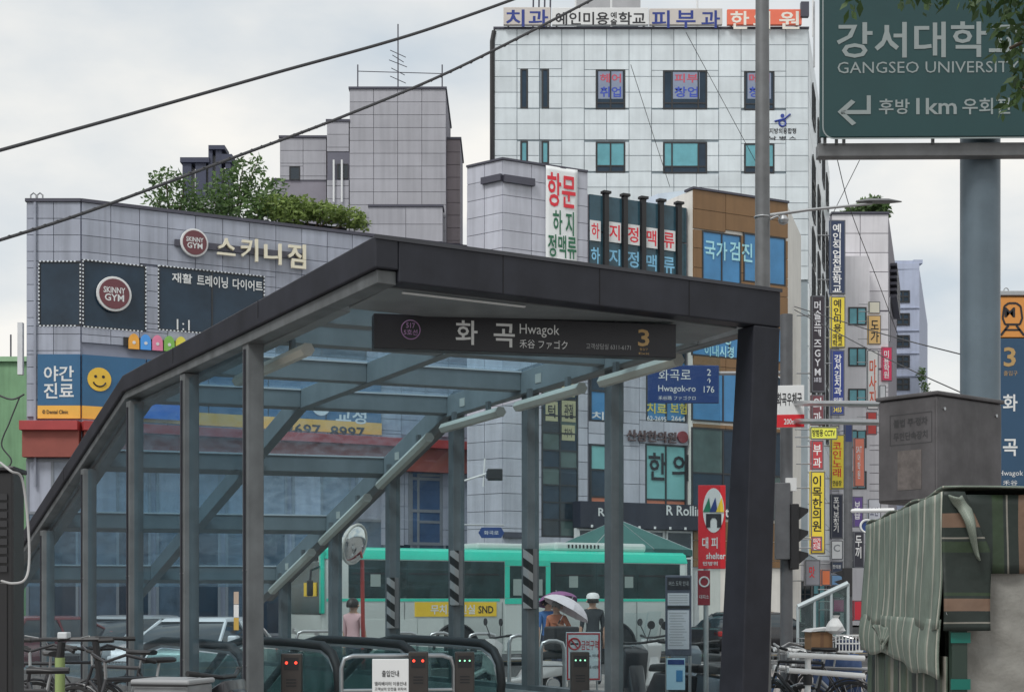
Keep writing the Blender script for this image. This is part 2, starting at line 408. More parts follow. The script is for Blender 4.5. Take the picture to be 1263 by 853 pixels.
# soffit behind the front beam
MB().prism([(.21, 4.1), (.95, 4.06), (.95, 4.2), (.21, 4.24)], 'x', .21, W-.34).build('soffit', CANL, E_, CF, .004)
RP = [CF.t(x, W-.18) for x in (758.5, 655.5, 564.5, 486, 415, 353)]
LP = [(CF.t(x, .13)-.27*.97)/(1+.10*.97) for x in (312.5, 234, 166.5, 109.5, 58.5)]
RP += [RP[-1]+(RP[-1]-RP[-2])]
BASE = .66
def post(x0, x1, t, base, mm=CANM):
    return SK(MB().box(x0, x1, t-.065, t+.065, base, zt(t)-.3)).build('post', mm, E_, CF, .008)
rposts = [post(W-.25, W-.105, t, BASE-.02) for t in RP if t < 12.1]
lposts = [post(.05, .205, t, .46) for t in LP]
for t in LP:                                     # covers on the outer flange
    tt = skew(.04, t); ubox('post_cover', CAN, E_, CF, .038, .048, tt-.02, tt+.02, .5, zt(t)-.37)
BEAD = mat('glazing_bead', (.55, .58, .6), .4, var=.1)
for pp, t, xx in [(p, t, .0475) for p, t in zip(lposts, LP)]:
    for zz in (1.0, 1.9):
        for dy in (-.045, .045): MB().cyl((xx, skew(xx, t)+dy, zz), 'x', .008, .008, 8).build('bolt', ALU, pp, CF)
# rafters, ridge and side purlins
RAF = sorted([1.55]+[t for t in RP if t < 12.1])
RAF = [t for i, t in enumerate(RAF) if i == 0 or t-RAF[i-1] > .4]
def beam_t(x0, x1, ta, tb, dz0, dz1, name, m):
    ks = [ta]+[k for k in (BEND,) if ta < k < tb]+[tb]
    mb_ = MB().prism([(t, zt(t)-dz0) for t in ks]+[(t, zt(t)-dz1) for t in ks[::-1]], 'x', x0, x1); SK(mb_).build(name, m, E_, CF, .006)
for i, t in enumerate(RAF):
    for a, b in ((.33, W/2-.062), (W/2+.062, W-.33)):
        rf = SK(MB().prism([(t-.07, zt(t-.07)-.09), (t+.07, zt(t+.07)-.09), (t+.07, zt(t+.07)-.30), (t-.07, zt(t-.07)-.30)], 'x', a, b)).build('rafter', CANL, E_, CF, .006)
        SK(MB().prism([(t-.086, zt(t-.086)-.082), (t-.071, zt(t-.071)-.082), (t-.071, zt(t-.071)-.1), (t-.086, zt(t-.086)-.1)], 'x', a, b)).build('glazing_bead', BEAD, rf, CF)
beam_t(W/2-.06, W/2+.06, .955, 12.1, .085, .31, 'ridge_beam', CANL)
beam_t(.203, .328, .955, 12.1, .085, .34, 'side_purlin', CANL)
beam_t(W-.328, W-.203, .955, 12.1, .085, .34, 'side_purlin', CANL)
ends = [.955]+RAF+[12.1]
for a, b in zip(ends, ends[1:]):
    for x0, x1 in ((.205, W/2-.004), (W/2+.004, W-.205)):
        ks = [a+.004]+[k for k in (BEND,) if a < k < b]+[b-.004]
        SK(MB().prism([(t, zt(t)-.062) for t in ks]+[(t, zt(t)-.078) for t in ks[::-1]], 'x', x0, x1)).build('roof_pane', RGL, E_, CF)
# side glass
def wallglass(x, ts, base, gm):
    for a, b in zip(ts, ts[1:]):
        ks = [a+.068]+[k for k in (BEND,) if a+.07 < k < b-.07]+[b-.068]
        SK(MB().prism([(a+.068, base), (b-.068, base)]+[(t, zt(t)-.35) for t in ks[::-1]], 'x', x, x+.012)).build('wall_pane', gm, E_, CF)
wallglass(W-.16, [.62]+[t for t in RP if t < 12.1]+[12.15], BASE, WGL)
wallglass(.10, LP+[12.15], .64, WGL2)
for x0, b, t0 in ((W-.29, BASE, .5), (.0, .64, skew(0, LP[0])-.09)):
    n = 9; L = ((13.6 if x0 < 1 else 12.4)-t0)/n; tE = t0+n*L
    for i in range(n): ubox('plinth_stone', CANM if x0 < 1 else KERB, E_, CF, x0, x0+.27, t0+i*L+.004, t0+(i+1)*L-.004, 0, b-.06)
    ubox('sill_rail', CANM, E_, CF, x0+.04, x0+.23, t0, tE, b-.058, b-.004)
ubox('floor_slab', KERB, E_, CF, .29, W-.3, .7, 12.3, .0, .15)
ubox('rear_wall', KERB, E_, CF, .28, W-.3, 12.35, 12.55, .15, .66)
# tube lights under the right and left purlins
TLM = mat('lamp_casing', (.50, .50, .44), .45, var=.1)
def lampbar(x, a, b, dz=.50):
    za, zb = zt(a)-dz, zt(b)-dz
    l_ = SK(MB().tube([(x, a, za), (x, b, zb)], .062, 6)).build('tube_light', TLM, E_, CF, .004)
    SK(MB().tube([(x, a-.012, za+.0), (x, a, za)], .066, 6)).build('end_cap', CREAM, l_, CF)
    for f in (.2, .8):
        t = a+(b-a)*f; z = za+(zb-za)*f
        SK(MB().box(x-.02, x+.02, t-.03, t+.03, z+.05, z+.16)).build('bracket', CANM, l_, CF)
rr = [.75]+[t for t in RP if t < 12.1]
for a, b in zip(rr, rr[1:]):
    if b <= BEND+.1 or a >= BEND-.1: lampbar(W-.42, a+.22, b-.16)
    else: lampbar(W-.42, a+.2, BEND)
for a, b in ((1.9, 3.55),): lampbar(.42, a, b, .45)
for t in RP[:6]:                                 # small boxes beside the lights
    ubox('junction_box', CREAM, E_, CF, W-.335, W-.329, t-.45, t-.33, zt(t-.4)-.27, zt(t-.4)-.17)
# hooks under the soffit
for x in (2.55, 2.8):
    MB().torus((x, .45, 4.05), 'x', .035, .009, 14, 6).build('hook', BLK, E_, CF)
# hazard striped corner pads on three posts
HZM = bpy.data.materials.new('hazard_stripes'); HZM.use_nodes = True
n_, l_2 = HZM.node_tree.nodes, HZM.node_tree.links; pb = n_['Principled BSDF']; pb.inputs['Roughness'].default_value = .6
gg = n_.new('ShaderNodeNewGeometry'); vmx = n_.new('ShaderNodeVectorMath'); vmx.operation = 'DOT_PRODUCT'; vmx.inputs[1].default_value = (5.0*.75, 0, 5.0)
l_2.new(gg.outputs['Position'], vmx.inputs[0]); fr_ = n_.new('ShaderNodeMath'); fr_.operation = 'FRACT'; l_2.new(vmx.outputs['Value'], fr_.inputs[0])
gt = n_.new('ShaderNodeMath'); gt.operation = 'GREATER_THAN'; gt.inputs[1].default_value = .5; l_2.new(fr_.outputs[0], gt.inputs[0])
mc = n_.new('ShaderNodeMix'); mc.data_type = 'RGBA'; mc.inputs[6].default_value = (.36, .34, .33, 1); mc.inputs[7].default_value = (.02, .02, .02, 1)
l_2.new(gt.outputs[0], mc.inputs[0]); l_2.new(mc.outputs[2], pb.inputs['Base Color'])
for k, (y0, y1) in ((1, (677, 750)), (2, (679, 746)), (3, (712, 774))):
    t = RP[k]; Y = (CF.O+CF.u*W+CF.d*t).y
    za, zb = EYE+(HZ-y1)/F*Y, EYE+(HZ-y0)/F*Y
    MB().box(W-.275, W-.215, t-.095, t-.067, za, zb).build('hazard_pad', HZM, rposts[k], CF, .004)
    MB().box(W-.275, W-.252, t-.066, t+.03, za, zb).build('hazard_pad', HZM, rposts[k], CF, .004)
    MB().box(W-.215, W-.15, t-.085, t-.067, za, zb).build('pad_flap', mat('pad_grey', (.2, .19, .19), .7), rposts[k], CF, .002)

# hanging station sign, slightly turned toward the kerb
a, b = P(461, 0, 13.2), P(834, 0, 13.75)
SF = Fr(461, 13.2, math.atan2(b.y-a.y, b.x-a.x))
L = math.hypot(b.x-a.x, b.y-a.y)
ST = thing('station_sign', 'long black station name sign reading Hwagok with a gold 3, under the canopy front', 'sign', SF, (L/2, 0, 3.77))
MB().box(0, L, 0, .16, 3.775, 4.075).build('sign_box', SIGNB, ST, SF, .006)
for x in (.4, L-.45): MB().box(x, x+.03, .06, .09, 4.078, 4.2).build('hanger', CANM, ST, SF)
def st(s, m, x0, y0, x1, y1, **k): ptext(s, m, ST, SF, x0, y0, x1, y1, -.003, **k)
st('화', TXW, 562, 395, 589, 425, bold=.015); st('곡', TXW, 609, 399, 635, 428, bold=.015)
st('Hwagok', TXW, 641, 400, 690, 416, bold=0); st('禾谷 ファゴク', TXW, 641, 419, 700, 430, bold=0)
st('고객상담실 6311-6171', TXGREY, 723, 424, 778, 431, bold=0)
st('3', TXG, 787, 406, 801, 427, bold=.03); st('출입구', TXG, 789, 429, 799, 432, bold=0); st('Exit', TXG, 788, 434.5, 801, 437, bold=0)
s0, z0, s1, z1 = SF.rect(495, 394, 518, 419)
MB().torus(((s0+s1)/2, -.004, (z0+z1)/2), 'y', (s1-s0)/2, .005, 28, 5).build('line_badge', TXP, ST, SF)
st('517', TXP, 501, 398, 512, 404.5, bold=.02); st('5호선', TXP, 498, 406, 515, 413, bold=.02)

# ---------------------------------------------------------------- escalators and gate posts in the entrance
EGL = glass('balustrade_glass', (.55, .68, .66), haze=.06)
def escal(x0, t0, label):
    e = thing('escalator', label, 'escalator', CF, (x0+.5, t0, .15))
    for x in (x0, x0+1.0):
        zl = 1.03
        path = [(x, t0+.35, .33), (x, t0+.16, .36), (x, t0+.05, .5), (x, t0, .72), (x, t0+.04, .93), (x, t0+.17, 1.07), (x, t0+.4, 1.145), (x, t0+1.2, 1.16), (x, t0+2.6, 1.16), (x, t0+3.2, 1.08), (x, t0+5.5, -.1)]
        b_ = MB().tube(path, .048, 10).build('handrail', RUB, e, CF, smooth=True)
        MB().tube([(p[0], p[1]+.05, p[2]-.055) for p in path[2:10]], .022, 8).build('rail_guide', ALU, b_, CF, smooth=True)
        MB().prism([(t0+.2, .42), (t0+.09, .7), (t0+.2, .95), (t0+.45, 1.06), (t0+2.6, 1.08), (t0+3.1, 1.0), (t0+4.6, .3), (t0+2.6, .42)], 'x', x-.006, x+.006).build('balustrade', EGL, e, CF)
        MB().box(x-.09, x+.09, t0+.1, t0+3.0, .155, .41).build('skirt', ALU, e, CF, .01)
    for k in range(6): ubox('step', BLK, e, CF, x0+.1, x0+.9, t0+.3+k*.4, t0+.69+k*.4, .152, .18)
escal(.32, 3.6, 'escalator with black handrails beside the left glass wall of the entrance')
escal(2.22, 3.55, 'escalator with black handrails nearer the bus side of the entrance')
GP = mat('gate_post_bronze', (.07, .062, .058), .4, .5, var=.12)
LEDR = bpy.data.materials.new('red_led'); LEDR.use_nodes = True; q = LEDR.node_tree.nodes['Principled BSDF']; q.inputs['Base Color'].default_value = (.6, .03, .02, 1); q.inputs['Emission Color'].default_value = (1, .06, .03, 1); q.inputs['Emission Strength'].default_value = 1.6
LEDG = bpy.data.materials.new('green_led'); LEDG.use_nodes = True; q = LEDG.node_tree.nodes['Principled BSDF']; q.inputs['Base Color'].default_value = (.1, .6, .3, 1); q.inputs['Emission Color'].default_value = (.4, 1, .6, 1); q.inputs['Emission Strength'].default_value = 1.0
def gatepost(px, t, lab, led, y0=803):
    q = CF.O+CF.d*t
    k = (px-CX)/F; x = (k*q.y-q.x)/(CF.u.x-k*CF.u.y)
    Y = (CF.O+CF.u*x+CF.d*t).y; zt_ = EYE+(HZ-y0)/F*Y
    gf = Fr(px, Y, math.radians(3))
    p = thing('sensor_post', lab, 'sensor post', gf, (0, 0, .15), 'escalator sensor posts')
    b_ = MB().box(-.1, .1, -.07, .07, .15, zt_).build('housing', GP, p, gf, .012)
    MB().box(-.07, .07, -.074, -.0705, zt_-.16, zt_-.04).build('display', BLK, b_, gf)
    for i in ((-.045, .045) if led is LEDR else (-.05, 0, .05)):
        MB().cyl((i, -.077, zt_-.09), 'y', .014 if led is LEDR else .009, .006, 10).build('led', led, b_, gf)
    for k in range(3): ubox('vent_slot', BLK, b_, gf, -.05, .05, -.073, -.0705, zt_-.26-k*.03, zt_-.245-k*.03)
    ubox('base_plate', ALU, p, gf, -.12, .12, -.09, .09, .15, .165)
gatepost(360, 3.05, 'bronze sensor post with two red lights, leftmost of four by the escalators', LEDR, 805)
gatepost(516, 3.0, 'bronze sensor post with red lights beside the white notice board', LEDR)
gatepost(573, 3.0, 'bronze sensor post with small green lights at the rounded handrail end', LEDG)
gatepost(715, 3.0, 'bronze sensor post in front of the no smoking board', LEDG)
# silver hoop rails between the escalators
def hoop(px0, px1, ytop, D, lab, name='hoop_rail', r=.025, zb=.15, cat='rail'):
    f = Fr(px0, D, math.radians(10)); L = f.s(px1); z = f.z(L/2, ytop)
    o = thing(name, lab, cat, f, (L/2, 0, zb)); k = .12
    MB().tube([(0, 0, zb), (0, 0, z-k), (.03, 0, z-.03), (k, 0, z), (L-k, 0, z), (L-.03, 0, z-.03), (L, 0, z-k), (L, 0, zb)], r, 10).build('hoop', ALU, o, f, smooth=True)
    MB().tube([(.0, 0, z-.35), (L, 0, z-.35)], r*.7, 8).build('crossbar', ALU, o, f)
    for x in (0, L): MB().cyl((x, 0, zb+.012), 'z', r*2, .02, 12).build('foot_plate', ALU, o, f)
hoop(421, 560, 808, 15.6, 'silver hoop handrail behind the white notice board between the escalators')
def notice(name, lab, px, D, board, edge, lines, yaw=0, zb=.15, border=None, legs=True, th=.03):
    f = Fr((px[0]+px[2])/2, D, yaw); r = f.rect(*px)
    o = thing(name, lab, 'notice', f, (0, 0, max(zb, 0)))
    b_ = MB().box(r[0], r[2], 0, th, r[1], r[3]).build('board', board, o, f, .006)
    if border:
        w = .018
        m = MB()
        for q in ((r[0]+.01, r[2]-.01, r[1]+.01, r[1]+.01+w), (r[0]+.01, r[2]-.01, r[3]-.01-w, r[3]-.01), (r[0]+.01, r[0]+.01+w, r[1]+.012+w, r[3]-.012-w), (r[2]-.01-w, r[2]-.01, r[1]+.012+w, r[3]-.012-w)):
            m.box(q[0], q[1], -.003, -.0005, q[2], q[3])
        m.build('border', border, b_, f)
    if legs:
        for x in (r[0]+.04, r[2]-.04): MB().tube([(x, th+.015, zb), (x, th+.015, r[3]-.03)], .012, 8).build('leg', edge, o, f)
    for (s, m, x0, y0, x1, y1) in lines: ptext(s, m, b_, f, x0, y0, x1, y1, -.004, bold=.01)
    return o, f, b_
notice('notice_board', 'white paper notice board standing between the escalator handrails', (459, 812, 504, 866), 14.2, WHT, ALU,
       [('출입안내', TXK, 471, 826, 492, 834), ('엘리베이터 이용안내', TXK, 462, 840, 501, 845), ('고객님의 안전을 위하여', TXK, 462, 847, 501, 851), ('보행자는 우측통행', TXK, 462, 854, 495, 858)])
o, f, b_ = notice('no_smoking_board', 'white board with a red rim and a no smoking symbol by the right glass wall', (698, 779, 741, 839), 17.6, WHT, ALU,
       [('금연구역', TXR, 717, 789, 738, 801), ('10m 이내', TXK, 722, 806, 738, 810), ('과태료 10만원', TXK, 722, 820, 738, 824)], border=TXR)
s0, z0, s1, z1 = f.rect(701, 784, 716, 803)
MB().torus(((s0+s1)/2, -.004, (z0+z1)/2), 'y', (s1-s0)/2*.9, .011, 24, 5).build('ban_ring', TXR, b_, f)
MB().tube([(s0+.03, -.004, z1-.04), (s1-.03, -.004, z0+.04)], .009, 6).build('ban_bar', TXR, b_, f)
MB().box((s0+s1)/2-.045, (s0+s1)/2+.045, -.003, -.001, (z0+z1)/2-.01, (z0+z1)/2+.01).build('cigarette_mark', TXK, b_, f)
# small strip of stickers on the first left post
k = lposts[0]; t = LP[0]
for j, m in ((0, mat('sticker_yellow', (.55, .36, .08), .6)), (1, WHT), (2, mat('sticker_peach', (.5, .4, .32), .6))):
    tt = skew(.1, t); ubox('sticker', m, E_, CF, .10-.003, .099, tt+.3, tt+.43, 1.33+j*.125, 1.45+j*.125)
# ---------------------------------------------------------------- buildings across the street
SY = math.radians(28)
TA = mat('grey_tile', C(150, 155, 168, 1.27), .45, var=.14, scale=.7, rand=.1, streak=.22)
JA = mat('tile_joint', C(124, 128, 142), .8, var=.1)
TBm = mat('beige_grey_tile', C(152, 152, 158, 1.25), .6, var=.1, scale=.5, rand=.06, streak=.15)
JB = mat('tile_joint_brown', C(122, 119, 127), .8, var=.1)
TD = mat('white_tile', C(196, 204, 208, 1.25), .3, var=.12, scale=.6, rand=.06, streak=.09)
JD = mat('tile_joint_dark', C(134, 144, 150), .8, var=.1)
CAP = mat('parapet_metal', C(70, 70, 80), .4, .3, var=.1)
NAVYG = mat('navy_glass', C(38, 56, 72, 1.1), .08, var=.35, scale=.7, spec=.38)
TEALG = mat('teal_glass', C(92, 150, 160), .15, var=.25, scale=.8)
BLUEF = mat('blue_film', C(62, 120, 165), .3, var=.2, scale=.8)
TEALF = mat('teal_film', C(110, 165, 165), .4, var=.1)
ORG = mat('orange_panel', C(178, 108, 82), .5, var=.12)
BRN = mat('brown_panel', C(128, 98, 66, 1.08), .5, var=.12, scale=.6, rand=.08, streak=.1)
def body(name, pts, z1, m, parent, z0=0.0):
    return MB().prism([(p.x, p.y) for p in pts], 'z', z0, z1).build(name, m, parent)

# -- left corner building with the fitness signs
AF = Fr(100, 56, SY); AL = Fr(32, 56, 0)
A = thing('tiled_building', 'grey tiled four storey corner building with round fitness signs at the left', 'building', AF, (5, 0, 0))
AS1 = AF.s(582); ATOP = AF.z(0, 249); AL1 = AL.s(100)
zr = AF.z(AS1, 300)
b0 = AF.O+AF.d*.08; b1 = AF.O+AF.u*AS1+AF.d*.08
body('wall', [AL.O+Vector((.0, .08, 0)), b0, b1, b1+AF.d*11, AL.O+Vector((0, 10, 0))], ATOP-.05, JA, A)
hw = [AF.rect(102, 324, 180, 406), AF.rect(195, 334, 326, 412), AF.rect(101, 437, 470, 520), AF.rect(504, 540, 546, 672), AF.rect(340, 372, 452, 440)]
hl = [AL.rect(48, 322, 99.5, 402), AL.rect(47, 437, 99.5, 516)]
zb_red = AF.z(0, 520)
panels(A, AF, .02, AS1, zb_red, ATOP, 1.07, .60, [(h[0], h[1], h[2], h[3]) for h in hw], TA, .08, .08)
panels(A, AL, .02, AL1-.02, AL.z(0, 520), ATOP, .98, .60, hl, TA, .08, .08)
panels(A, AF, AF.s(470), AS1, AF.z(12, 672), zb_red, 1.07, .9, hw, TA, .08, .08)
MB().box(.0, AS1+.02, -.06, .5, ATOP+.0, ATOP+.12).build('parapet_cap', CAP, A, AF)
MB().box(-.02, AL1+.0, -.06, .6, ATOP+.002, ATOP+.121).build('parapet_cap', CAP, A, AL)
window(A, AL, hl[0], NAVYG, DWF, (), (), .05, .05); window(A, AF, hw[0], NAVYG, DWF, (), (), .05, .05)
window(A, AF, hw[1], NAVYG, DWF, (.5,), (), .05, .05); window(A, AF, hw[4], NAVYG, DWF, (.5,), (), .05, .05)
w5 = window(A, AF, hw[3], mat('blue_window', C(56, 78, 110), .15, var=.3), mat('grey_frame', C(110, 115, 122), .5), (), (.32, .62), .05, .12)
# dotted light borders round the upper windows
DOT = mat('dot_light', C(200, 205, 215), .5)
for fr_q, h in ((AL, hl[0]), (AF, hw[0]), (AF, hw[1])):
    m = MB(); k = .14
    nx, nzz = int((h[2]-h[0])/k), int((h[3]-h[1])/k)
    for i in range(nx): m.box(h[0]+i*k+.02, h[0]+i*k+.08, -.03, -.01, h[3]-.03, h[3]+.015); m.box(h[0]+i*k+.02, h[0]+i*k+.08, -.03, -.01, h[1]-.015, h[1]+.03)
    for i in range(nzz): m.box(h[0]-.015, h[0]+.03, -.03, -.01, h[1]+i*k+.1, h[1]+i*k+.16); m.box(h[2]-.03, h[2]+.015, -.03, -.01, h[1]+i*k+.1, h[1]+i*k+.16)
    o = m.build('dot_border', DOT, A, fr_q); o['kind'] = 'stuff'
# brown red band over the ground floor and grey shop front under it
REDB = mat('red_fascia', C(150, 58, 58), .6, var=.15); BRNR = mat('brown_fascia', C(126, 66, 58), .6, var=.15)
for fr_q, s0, s1 in ((AL, -.1, AL1), (AF, .0, AS1+.1)):
    zz = AF.z(0, 520)
    MB().box(s0, s1, -.5 if fr_q is AF else -.5, .04, zz-.34, zz-.003).build('fascia_band', REDB, A, fr_q, .01)
    MB().box(s0+.05, s1-.0, -.3, .04, zz-1.3, zz-.345).build('fascia_panel', BRNR, A, fr_q, .01)
    n = 6 if fr_q is AF else 1; Lp = (s1-s0)/n
    for i in range(n): window(A, fr_q, (s0+i*Lp+.1, .3, s0+(i+1)*Lp-.1, zz-1.35), [mat('shop_glass', C(72, 88, 104), .12, var=.5, scale=1.2), TA, NAVYG, mat('shop_poster', C(120, 128, 140), .4, var=.3)], mat('grey_frame', C(110, 115, 122), .5), (.5,), (.7,), .06, .1, name='shop_window')
for x in (40, 48):                                   # roof vent hooks
    q = P(x-2, 248, 56.2)
    MB().tube([(q.x, q.y, ATOP), (q.x, q.y, ATOP+.3), (q.x+.1, q.y, ATOP+.38), (q.x+.2, q.y, ATOP+.3), (q.x+.2, q.y, ATOP+.2)], .03, 6).build('vent_hook', ALU, A)
MB().box(-.28, -.1, -.1, .1, AL.z(0, 462), AL.z(0, 398)).build('side_sign_box', mat('faded_white', C(190, 192, 195), .6), A, AL)
MB().tube([(.35, -.06, AL.z(0, 600)), (.35, -.06, AL.z(0, 250))], .05, 6).build('drain_pipe', TA, A, AL)

def disc(fr, px, py, r, o0, o1, m, name, parent, n=28):
    s = fr.s(px); z = fr.z(s, py)
    return MB().tube([(s, o0, z), (s, o1, z)], r, n).build(name, m, parent, fr)
MAR = mat('maroon', C(96, 52, 58), .4, var=.1)
def badge(lab, px, py, r, o, fr=AF):
    s = fr.s(px, o); z = fr.z(s, py, o)
    t = thing('round_sign', lab, 'sign', fr, (s, o, z-r))
    MB().tube([(s, o-.12, z), (s, o, z)], r, 30).build('rim', WHT, t, fr, .02)
    MB().tube([(s, o-.145, z), (s, o-.121, z)], r*.86, 30).build('face', MAR, t, fr)
    text('SKINNY', TXW, t, fr, s-r*.62, z+.02, s+r*.62, z+r*.38, o-.15, bold=.02); text('GYM', TXW, t, fr, s-r*.55, z-r*.42, s+r*.55, z+r*-.02, o-.15, bold=.04)
badge('round maroon sign with white rim on the grey wall beside the large channel letters', 239, 300, .53, -.12)
badge('round maroon sign with white rim stuck on the upper left window', 140, 363, .64, -.06)
t = thing('letter_sign', 'cream raised Korean letters on a dark rail along the top of the tiled building', 'sign', AF, (AF.s(320), -.2, AF.z(AF.s(320), 330)))
r = AF.rect(215, 301, 262, 309); MB().box(r[0], AF.s(372), -.12, -.02, AF.z(AF.s(300), 313), AF.z(AF.s(300), 305)).build('rail', CAP, t, AF)
CH = mat('channel_letter', C(206, 200, 180), .5, var=.05)
for ch, a, b, y0, y1 in (('스', 268, 290, 294, 315), ('키', 297, 318, 294, 322), ('니', 326, 347, 300, 326), ('짐', 355, 377, 301, 331)):
    ptext(ch, CH, t, AF, a, y0, b, y1, -.2, bold=.03, ext=.1, depth=.12, name='letter')
t = thing('window_lettering', 'white Korean lettering stuck across the wide upper window of the tiled building', 'lettering', AF, (AF.s(260), -.01, AF.z(AF.s(260), 400)))
for s, a, y0, b, y1 in (('재활', 212, 337, 237, 349), ('트레이닝', 243, 340, 281, 354), ('다이어트', 287, 345, 324, 358), ('1:1', 218, 394, 234, 407)):
    ptext(s, TXW, t, AF, a, y0, b, y1, -.012, bold=0 if s == '1:1' else .03)
t = thing('icon_sign', 'row of coloured tooth shaped icons on a dark bar on the tiled building', 'sign', AF, (AF.s(185), -.1, AF.z(AF.s(185), 432)))
r = AF.rect(152, 419, 235, 430); MB().box(r[0], r[2], -.08, .0, r[1], r[3]).build('bar', BLK, t, AF)
for i, c in enumerate(((225, 150, 60), (70, 140, 215), (215, 120, 150), (120, 170, 80), (200, 190, 70))):
    x = 164+i*14.5; r = AF.rect(x-6.5, 412+i*.9, x+6.5, 431+i*.9); w = r[2]-r[0]; h = r[3]-r[1]
    pts = [(r[0], r[1]), (r[2], r[1]), (r[2], r[1]+h*.5)]+[(r[0]+w/2+w/2*math.cos(a_*math.pi/8), r[1]+h*.5+h*.5*math.sin(a_*math.pi/8)) for a_ in range(1, 8)]+[(r[0], r[1]+h*.5)]
    MB().prism(pts, 'y', -.16, -.09).build('icon', mat('icon_%d%d%d' % c, C(*c), .4), t, AF)
    MB().tube([(r[0]+w/2, -.17, r[1]+h*.42), (r[0]+w/2, -.162, r[1]+h*.42)], w*.16, 10).build('icon_dot', WHT, t, AF)
DB = mat('dental_blue', C(44, 88, 122), .4, var=.12, scale=.8); DBY = mat('dental_yellow', C(215, 160, 70), .5, var=.08)
t = thing('clinic_sign', 'long blue clinic sign with a yellow foot strip, smiling face and phone number', 'sign', AF, (AF.s(250), 0, AF.z(0, 516)))
zA0, zA1, zY = AF.z(0, 500), AF.z(0, 437), AF.z(0, 516)
r = hl[1]; MB().box(r[0], AL1-.02, -.06, .05, zA0, zA1).build('sign_face', DB, t, AL); MB().box(r[0], AL1-.02, -.07, .05, zY, zA0-.004).build('foot_strip', DBY, t, AL)
n = 5; e = AF.s(470)
for i in range(n): MB().box(.03+i*e/n, (i+1)*e/n-.02, -.06, .05, zA0, zA1).build('sign_face', DB, t, AF)
MB().box(.03, e, -.07, .05, zY, zA0-.004).build('foot_strip', DBY, t, AF)
ptext('야간', TXW, t, AL, 54, 451, 91, 470, -.075, bold=.04); ptext('진료', TXW, t, AL, 54, 472, 91, 491, -.075, bold=.04)
ptext('© Dental Clinic', TXK, t, AL, 52, 505, 84, 510, -.085)
s = AF.s(122); z = AF.z(s, 468); MB().tube([(s, -.09, z), (s, -.062, z)], .43, 26).build('smiling_face', mat('smile_yellow', C(228, 170, 60), .5), t, AF)
for dx in (-.14, .14): MB().tube([(s+dx, -.1, z+.1), (s+dx, -.091, z+.1)], .055, 10).build('eye', TXK, t, AF)
MB().tube([(s+.24*math.cos(a_), -.094, z-.02+.24*math.sin(a_)) for a_ in [math.pi*(1.12+.076*i) for i in range(11)]], .03, 6).build('smile', TXK, t, AF)
ptext('교정', TXW, t, AF, 414, 504, 452, 522, -.075, bold=.04)
s = AF.s(395); MB().tube([(s, -.09, AF.z(s, 500)), (s, -.062, AF.z(s, 500))], .4, 20).build('tooth_mark', TXW, t, AF)
ptext('2697  8997', TXK, t, AF, 352, 524, 450, 538, -.085, bold=.02)
# big chat banner low on the left wall seen through the side glass
t = thing('blue_banner', 'bright blue banner with a white arrow hanging low on the tiled building', 'banner', AF, (AF.s(190), -.3, AF.z(0, 520)))
pbox('cloth', mat('bright_blue', C(30, 105, 190), .5, var=.15), t, AF, 150, 470, 222, 516, -.36, -.33)
r = AF.rect(180, 480, 215, 500, -.4); MB().prism([(r[0], r[1]+.2), (r[2]-.3, r[1]+.2), (r[2]-.5, r[1]), (r[2], (r[1]+r[3])/2), (r[2]-.5, r[3]), (r[2]-.3, r[3]-.2), (r[0], r[3]-.2)], 'y', -.372, -.364).build('arrow', mat('pale_blue', C(150, 195, 230), .5), t, AF)

# -- stepped building behind
BF = Fr(345, 72, 0)
B = thing('stepped_building', 'grey panelled building with stepped roof and rooftop aerial behind the garden', 'building', BF, (4, 0, 0))
def bx(x0, y0, x1, ybot, off, depth, nm='wall', cw=1.05, rh=.60, holes=(), pan=True, m=TBm):
    s0, s1 = BF.s(x0, off), BF.s(x1, off); zt_ = BF.z(0, y0, off); zb = BF.z(0, ybot, off)
    MB().box(s0+.02, s1-.02, off+.06, off+depth, 0, zt_-.02).build(nm, JB, B, BF)
    if pan: panels(B, BF, s0, s1, zb, zt_, cw, rh, holes, m, off+.06, .06)
    MB().box(s0-.04, s1+.04, off-.06, off+depth, zt_, zt_+.1).build('coping', CAP, B, BF)
    return s0, s1, zb, zt_
hb = BF.rect(404, 187, 431, 222)
bx(431, 110, 550, 300, 0, 6)
bx(403, 150, 430.4, 300, 0, 6, holes=[hb])
MB().box(hb[0], hb[2], .03, .055, hb[1], hb[3]).build('recess', mat('recess_grey', C(92, 92, 102), .7), B, BF)
window(B, BF, (hb[0]+.45, hb[1]+.05, hb[2]-.05, hb[1]+.75), DGL, DWF, (.5,), (), .03, .05)
for x in (412, 422): MB().tube([(BF.s(x), -.1, BF.z(0, 250)), (BF.s(x), -.1, BF.z(0, 198))], .05, 8).build('vent_pipe', WHT, B, BF)
hb2 = BF.rect(357, 205, 370, 222, .5)
bx(345, 170, 402.6, 222, .5, 5, holes=[hb2]); window(B, BF, hb2, DGL, DWF, (), (), .53, .05)
bx(336, 222.6, 402.6, 300, .6, 5)
s0, s1 = BF.s(550), BF.s(568)
sd1 = bx(551, 172, 568, 300, 1.2, 4, m=mat('shade_tile', C(128, 120, 124, 1.1), .6, var=.1, rand=.06, streak=.15))  # shade of the right-facing end is put into a darker tile colour
bx(455, 255, 546, 300, -1.2, 1.1, cw=1.6, rh=.8)
an = thing('roof_antenna', 'metal television aerial and poles on top of the stepped building', 'antenna', BF, (BF.s(487), 2, BF.z(0, 110)))
zr_ = BF.z(0, 110)+.09
for x, y in ((436, 80), (487, 30), (543, 80)): MB().tube([(BF.s(x), 2, zr_), (BF.s(x), 2, BF.z(0, y, 2))], .035, 6).build('mast', CAP, an, BF)
